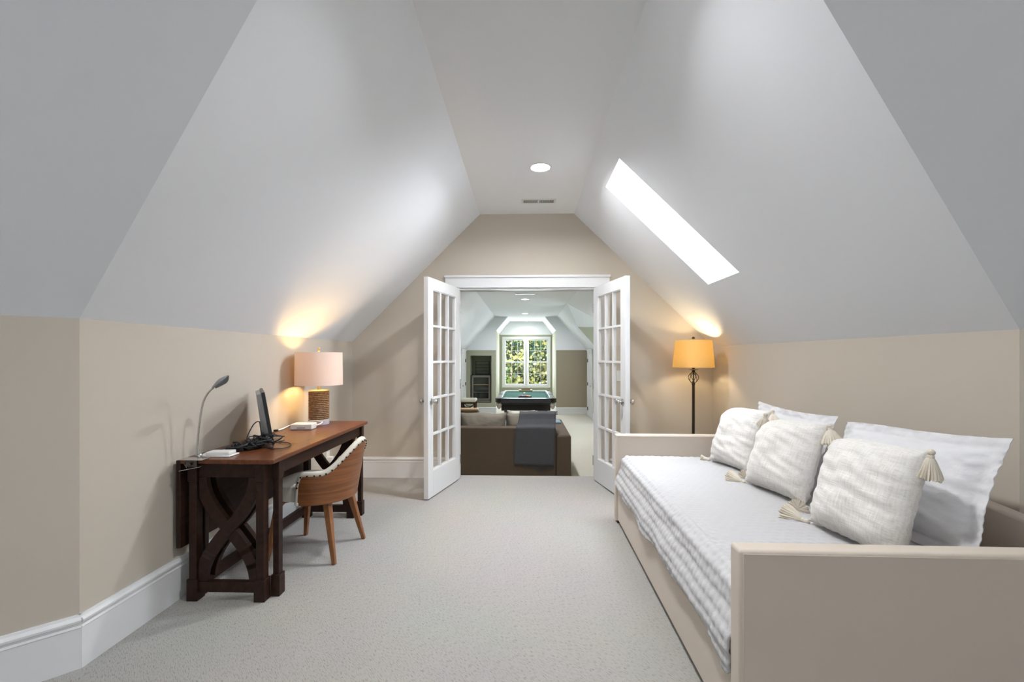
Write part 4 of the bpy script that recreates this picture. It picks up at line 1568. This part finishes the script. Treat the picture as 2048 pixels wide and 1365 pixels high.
# armchair beyond the sofa at the left
ac = thing('armchair', 'brown armchair with its sunlit top painted lighter behind the left of the sofa', 'armchair', (-1.3, 8.9, FZ))
MB().box(-0.45, 0.44, -0.40, -0.22, 0.05, 0.79).build('backrest', M['sofa'], ac, bevel=0.05, seg=4)
MB().box(-0.43, 0.42, -0.395, -0.225, 0.785, 0.825).build('sunlit_top_edge', M['tan'], ac, bevel=0.015, seg=3)  # sunlight on the top edge, done as a lighter strip
for x in (-0.45, 0.30):
    MB().box(x, x + 0.14, -0.22, 0.42, 0.05, 0.60).build('arm', M['sofa'], ac, bevel=0.03)
MB().box(-0.31, 0.30, -0.22, 0.42, 0.05, 0.42).build('seat', M['sofacush'], ac, bevel=0.03)
for x in (-0.38, 0.37):
    for y in (-0.33, 0.35):
        MB().box(x - 0.025, x + 0.025, y - 0.025, y + 0.025, 0, 0.06).build('foot', M['ebony'], ac)

# stool
stl = thing('bar_stool', 'cream cushioned stool with dark crossed wooden frame by the fridge', 'stool', (-1.53, 12.4, FZ))
MB().box(-0.205, 0.205, -0.2, 0.2, 0.57, 0.665).build('seat', M['cream'], stl, bevel=0.035, seg=4)
for x in (-0.17, 0.17):
    for y in (-0.165, 0.165):
        MB().box(x - 0.025, x + 0.025, y - 0.025, y + 0.025, 0, 0.57).build('leg', M['wood'], stl, bevel=0.003)
for y in (-0.165, 0.165):
    m_ = MB()
    m_.box(-0.17, 0.17, y - 0.015, y + 0.015, 0.53, 0.572)
    arc = [(0.15 * math.cos(a), y, 0.555 - 0.13 * abs(math.sin(a))) for a in [math.pi * k / 16 for k in range(17)]]
    m_.tube(arc, 0.011, 6)
    m_.bar((-0.15, y, 0.12), (0.15, y, 0.40), 0.02)
    m_.bar((0.15, y, 0.12), (-0.15, y, 0.40), 0.02)
    m_.build('cross_brace', M['wood'], stl)

# ------------------------------------------------------------------ pool table
PX, PY0, PY1 = 0.02, 10.8, 13.25
PT = 0.31
pt = thing('pool_table', 'black pool table with green felt in front of the far window', 'pool table', (PX, (PY0 + PY1) / 2, FZ))
PO = Vector(pt.location)


def ppart(m_, name, mt, bevel=0.01, parent=pt, seg=3):
    m_.v = [tuple(Vector(p) - PO) for p in m_.v]
    return m_.build(name, mt, parent, bevel=bevel, seg=seg)


hw = 0.71
ppart(MB().box(PX - hw + 0.14, PX + hw - 0.14, PY0 + 0.14, PY1 - 0.14, 0.20, PT - 0.028), 'felt_bed', M['felt'], 0)
for nm, a in (('rail', (PX - hw + 0.10, PX + hw - 0.10, PY0, PY0 + 0.13)), ('rail', (PX - hw + 0.10, PX + hw - 0.10, PY1 - 0.13, PY1))):
    rl = ppart(MB().box(*a, 0.20, PT), nm, M['rail'])
for s in (-1, 1):
    for y0, y1 in ((PY0 + 0.10, (PY0 + PY1) / 2 - 0.05), ((PY0 + PY1) / 2 + 0.05, PY1 - 0.10)):
        a, b = sorted((PX + s * hw, PX + s * (hw - 0.13)))
        ppart(MB().box(a, b, y0, y1, 0.20, PT), 'rail', M['rail'])
m_ = MB()
i0, i1 = hw - 0.13, hw - 0.18
for s in (-1, 1):
    a, b = sorted((PX + s * i0, PX + s * i1))
    m_.box(a, b, PY0 + 0.2, PY1 - 0.2, 0.285, PT - 0.003)
m_.box(PX - i1, PX + i1, PY0 + 0.13, PY0 + 0.18, 0.285, PT - 0.003)
m_.box(PX - i1, PX + i1, PY1 - 0.18, PY1 - 0.13, 0.285, PT - 0.003)
ppart(m_, 'cushions', M['felt'], 0.004)
for s in (-1, 1):
    for y, k in ((PY0 + 0.07, -1), (PY1 - 0.07, 1), ((PY0 + PY1) / 2, 0)):
        cx = PX + s * (hw - 0.07) if k else PX + s * (hw - 0.05)
        m_ = MB()
        rr_ = 0.09 if k else 0.06
        m_.lathe([(0.055 if k else 0.045, PT - 0.035), (0.055 if k else 0.045, PT + 0.002), (rr_, PT + 0.001), (rr_, 0.215), (0.05, 0.205)], (cx, y, 0), 24)
        pk = ppart(m_, 'pocket', M['ebony'], 0)
        m_ = MB()
        for q in range(12):
            a0 = q * math.pi / 6
            m_.tube([(cx + 0.06 * math.cos(a0), y + 0.06 * math.sin(a0), 0.21), (cx + 0.065 * math.cos(a0 + .3), y + 0.065 * math.sin(a0 + .3), 0.15),
                     (cx + 0.04 * math.cos(a0 + .6), y + 0.04 * math.sin(a0 + .6), 0.085), (cx + 0.005 * math.cos(a0), y + 0.005 * math.sin(a0), 0.05)], 0.005, 5)
            m_.tube([(cx + 0.06 * math.cos(a0), y + 0.06 * math.sin(a0), 0.21), (cx + 0.065 * math.cos(a0 - .3), y + 0.065 * math.sin(a0 - .3), 0.15),
                     (cx + 0.04 * math.cos(a0 - .6), y + 0.04 * math.sin(a0 - .6), 0.085), (cx + 0.005 * math.cos(a0), y + 0.005 * math.sin(a0), 0.05)], 0.005, 5)
        ppart(m_, 'pocket_net', M['fringe'] if k else M['net'], 0, parent=pt)
m_ = MB()
m_.box(PX - hw + 0.03, PX + hw - 0.03, PY0 + 0.03, PY1 - 0.03, 0.165, 0.215)
m_.box(PX - hw + 0.12, PX + hw - 0.12, PY0 + 0.12, PY1 - 0.12, 0.0, 0.17)
ppart(m_, 'cabinet', M['ebony'], 0.01)
for s in (-1, 1):
    for y in (PY0 + 0.32, PY1 - 0.32):
        m_ = MB()
        m_.lathe([(0.10, FZ), (0.11, FZ + 0.03), (0.07, FZ + 0.07), (0.06, FZ + 0.2), (0.09, FZ + 0.34), (0.12, FZ + 0.5)], (PX + s * 0.42, y, 0), 20)
        ppart(m_, 'leg', M['ebony'], 0)

BZ = PT - 0.028
rk = thing('ball_rack', 'black triangular rack of pool balls on the green felt', 'rack', (0.0, 11.35, BZ))
tri = [Vector((-0.16, -0.09, 0.02)), Vector((0.16, -0.09, 0.02)), Vector((0, 0.19, 0.02))]
m_ = MB()
for i in range(3):
    m_.bar(tri[i], tri[(i + 1) % 3], 0.04, 0.04, 0.012, 0.012, side=(0, 0, 1))
m_.build('frame', M['black'], rk)
cols = [(0.75, 0.45, 0.03), (0.02, 0.06, 0.35), (0.65, 0.03, 0.02), (0.10, 0.02, 0.18), (0.75, 0.20, 0.03), (0.02, 0.2, 0.08), (0.25, 0.02, 0.02),
        (0.01, 0.01, 0.01), (0.75, 0.45, 0.03), (0.75, 0.25, 0.08), (0.6, 0.1, 0.08), (0.15, 0.1, 0.35), (0.75, 0.22, 0.05), (0.05, 0.25, 0.1), (0.7, 0.7, 0.65)]
cn = ['yellow', 'blue', 'red', 'purple', 'orange', 'green', 'maroon', 'black', 'pale yellow', 'light orange', 'light red', 'violet', 'bright orange', 'light green', 'white']
order = [2, 11, 3, 4, 14, 1, 7, 10, 12, 5, 6, 0, 8, 13, 9]
k = 0
for row in range(5):
    for i in range(5 - row):
        ci = order[k]
        x = (i - (4 - row) / 2) * 0.0575
        y = -0.055 + row * 0.0498
        bm_ = mat('ball_' + cn[ci].replace(' ', '_'), cols[ci], 0.08, coat=0.5)
        o = MB().ball((0, 0, 0), 0.0285, 20).build('pool_ball', bm_, angle=80)
        o.location = (0.0 + x, 11.35 + y, BZ + 0.0286)
        tag(o, cn[ci] + ' pool ball inside the black rack', 'ball', 'pool balls in the rack')
        k += 1
cb = MB().ball((0, 0, 0), 0.0285, 24).build('cue_ball', mat('cue_ball', (0.80, 0.78, 0.66), 0.08, coat=0.5), angle=80)
cb.location = (-0.02, 12.3, BZ + 0.0286)
tag(cb, 'white cue ball alone on the felt beyond the rack', 'ball')
wb = thing('wooden_box', 'light wooden box on the far rail of the pool table', 'box', (0.02, PY1 - 0.06, PT))
MB().box(-0.20, 0.20, -0.05, 0.05, 0.0, 0.035).build('tray', M['maple'], wb, bevel=0.004)
MB().box(-0.13, 0.13, -0.035, 0.035, 0.035, 0.085).build('top', mat('olive_wood', (0.22, 0.19, 0.10), 0.6), wb, bevel=0.004)

# ------------------------------------------------------------------ drinks fridge and wire rack in the niche
fr = thing('drinks_fridge', 'steel framed glass door drinks fridge in the wall niche', 'fridge', (-1.40, FY + 0.28, NZ0))
MB().box(-0.325, 0.325, -0.20, 0.28, 0.0, 0.88).build('body', M['black'], fr, bevel=0.006)
dr_ = MB()
for a in ((-0.30, -0.245, 0.08, 0.86), (0.245, 0.30, 0.08, 0.86), (-0.245, 0.245, 0.80, 0.86), (-0.245, 0.245, 0.08, 0.13)):
    dr_.box(a[0], a[1], -0.245, -0.205, a[2], a[3])
door = dr_.build('door', M['steel'], fr, bevel=0.003)
MB().box(-0.245, 0.245, -0.215, -0.208, 0.13, 0.80).build('glass', M['fglass'], door, smooth=False)
MB().box(0.255, 0.27, -0.285, -0.270, 0.25, 0.70).build('handle', M['steel'], door)
for z in (0.33, 0.57):
    MB().box(-0.24, 0.24, -0.222, -0.216, z - 0.008, z + 0.008).build('shelf', M['maple'] if z > 0.5 else M['steel'], fr)
MB().box(-0.30, 0.30, -0.235, -0.202, 0.01, 0.07).build('kick_plate', M['steel'], fr)
o = MB()
for z in (0.02, 0.12, 0.22, 0.32, 0.42):
    for y in (-0.12, 0.12):
        o.tube([(-0.22, y, z), (0.22, y, z)], 0.008, 6)
    for k in range(9):
        x = -0.2 + 0.05 * k
        o.tube([(x, -0.12, z), (x, 0.12, z)], 0.004, 5)
for x in (-0.22, 0.22):
    for y in (-0.12, 0.12):
        o.tube([(x, y, 0), (x, y, 0.44)], 0.009, 6)
o = o.build('wire_rack', M['black'])
o.location = (-1.37, FY + 0.22, NZ0 + 0.885)
tag(o, 'black wire rack standing on top of the drinks fridge', 'rack')

# ------------------------------------------------------------------ garden beyond the far window
o = MB().box(-30, 30, 17.5, 60, -3.2, -3.0).build('ground_outside', M['grass'], smooth=False)
struct(o, 'garden ground outside', 'ground')


def leaf_mat(name, col, tr):
    return mat(name, col, 0.5, trans=(0.4, tr))


LM = [leaf_mat('leaf_green', (0.12, 0.24, 0.05), (0.25, 0.40, 0.08)), leaf_mat('leaf_yellow', (0.62, 0.60, 0.22), (0.65, 0.62, 0.2)),
      leaf_mat('leaf_dark', (0.03, 0.10, 0.09), (0.04, 0.14, 0.10)), leaf_mat('leaf_pale', (0.72, 0.75, 0.60), (0.6, 0.65, 0.5))]


def tree(x, y, h, seed, label, n=5200, spread=2.2, wts=(4, 2, 3, 1)):
    t = thing('garden_tree', label, 'tree', (x, y, -3.0))
    rnd = random.Random(seed)
    m_ = MB()
    pts = [(0, 0, 0), (0.1, 0.05, h * 0.4), (-0.05, 0.1, h * 0.8), (0, 0, h)]
    m_.tube(pts, [0.18, 0.13, 0.08, 0.02], 8)
    for k in range(6):
        z = h * (0.2 + 0.05 * k)
        a = rnd.uniform(0, 6.28)
        m_.tube([(0, 0, z), (math.cos(a) * spread * 0.5, math.sin(a) * spread * 0.4, z + 0.5), (math.cos(a) * spread * .9, math.sin(a) * spread * .7, z + 0.8)], [0.05, 0.03, 0.01], 6)
    m_.build('trunk', M['bark'], t)
    m_ = MB()
    idx = []
    clusters = [(rnd.gauss(0, spread * 0.55), rnd.gauss(0, spread * 0.4), h * rnd.uniform(0.15, 1.05)) for _ in range(320)]
    cmat = [rnd.choices(range(4), wts)[0] for _ in clusters]
    for k in range(n):
        ci = rnd.randrange(len(clusters))
        c = clusters[ci]
        p = Vector((c[0] + rnd.gauss(0, 0.3), c[1] + rnd.gauss(0, 0.3), c[2] + rnd.gauss(0, 0.3)))
        L = rnd.uniform(0.10, 0.19)
        w = L * 0.45
        d = Vector((rnd.gauss(0, 1), rnd.gauss(0, 1), rnd.gauss(-0.3, 0.8))).normalized()
        s = d.orthogonal().normalized()
        s = Matrix.Rotation(rnd.uniform(0, 6.28), 3, d) @ s
        m_.add([p, p + d * L * 0.5 + s * w, p + d * L, p + d * L * 0.5 - s * w], [(0, 1, 2, 3)])
        idx.append(cmat[ci] if rnd.random() < 0.75 else rnd.choices(range(4), wts)[0])
    o = m_.build('foliage', LM[0], t, smooth=False, weld=False, flip=False)
    for x_ in LM[1:]:
        o.data.materials.append(x_)
    o.data.polygons.foreach_set('material_index', idx)
    return t


tree(-1.2, 20.0, 6.2, 1, 'yellow-green tree outside the left half of the far window', wts=(4, 5, 2, 2), n=16000)
tree(1.3, 20.6, 6.4, 2, 'darker green tree outside the right half of the far window', wts=(5, 2, 5, 1), n=16000)
tree(0.0, 23.5, 7.5, 3, 'leafy tree standing farthest back in the garden', spread=3.2, n=16000, wts=(4, 2, 5, 2))
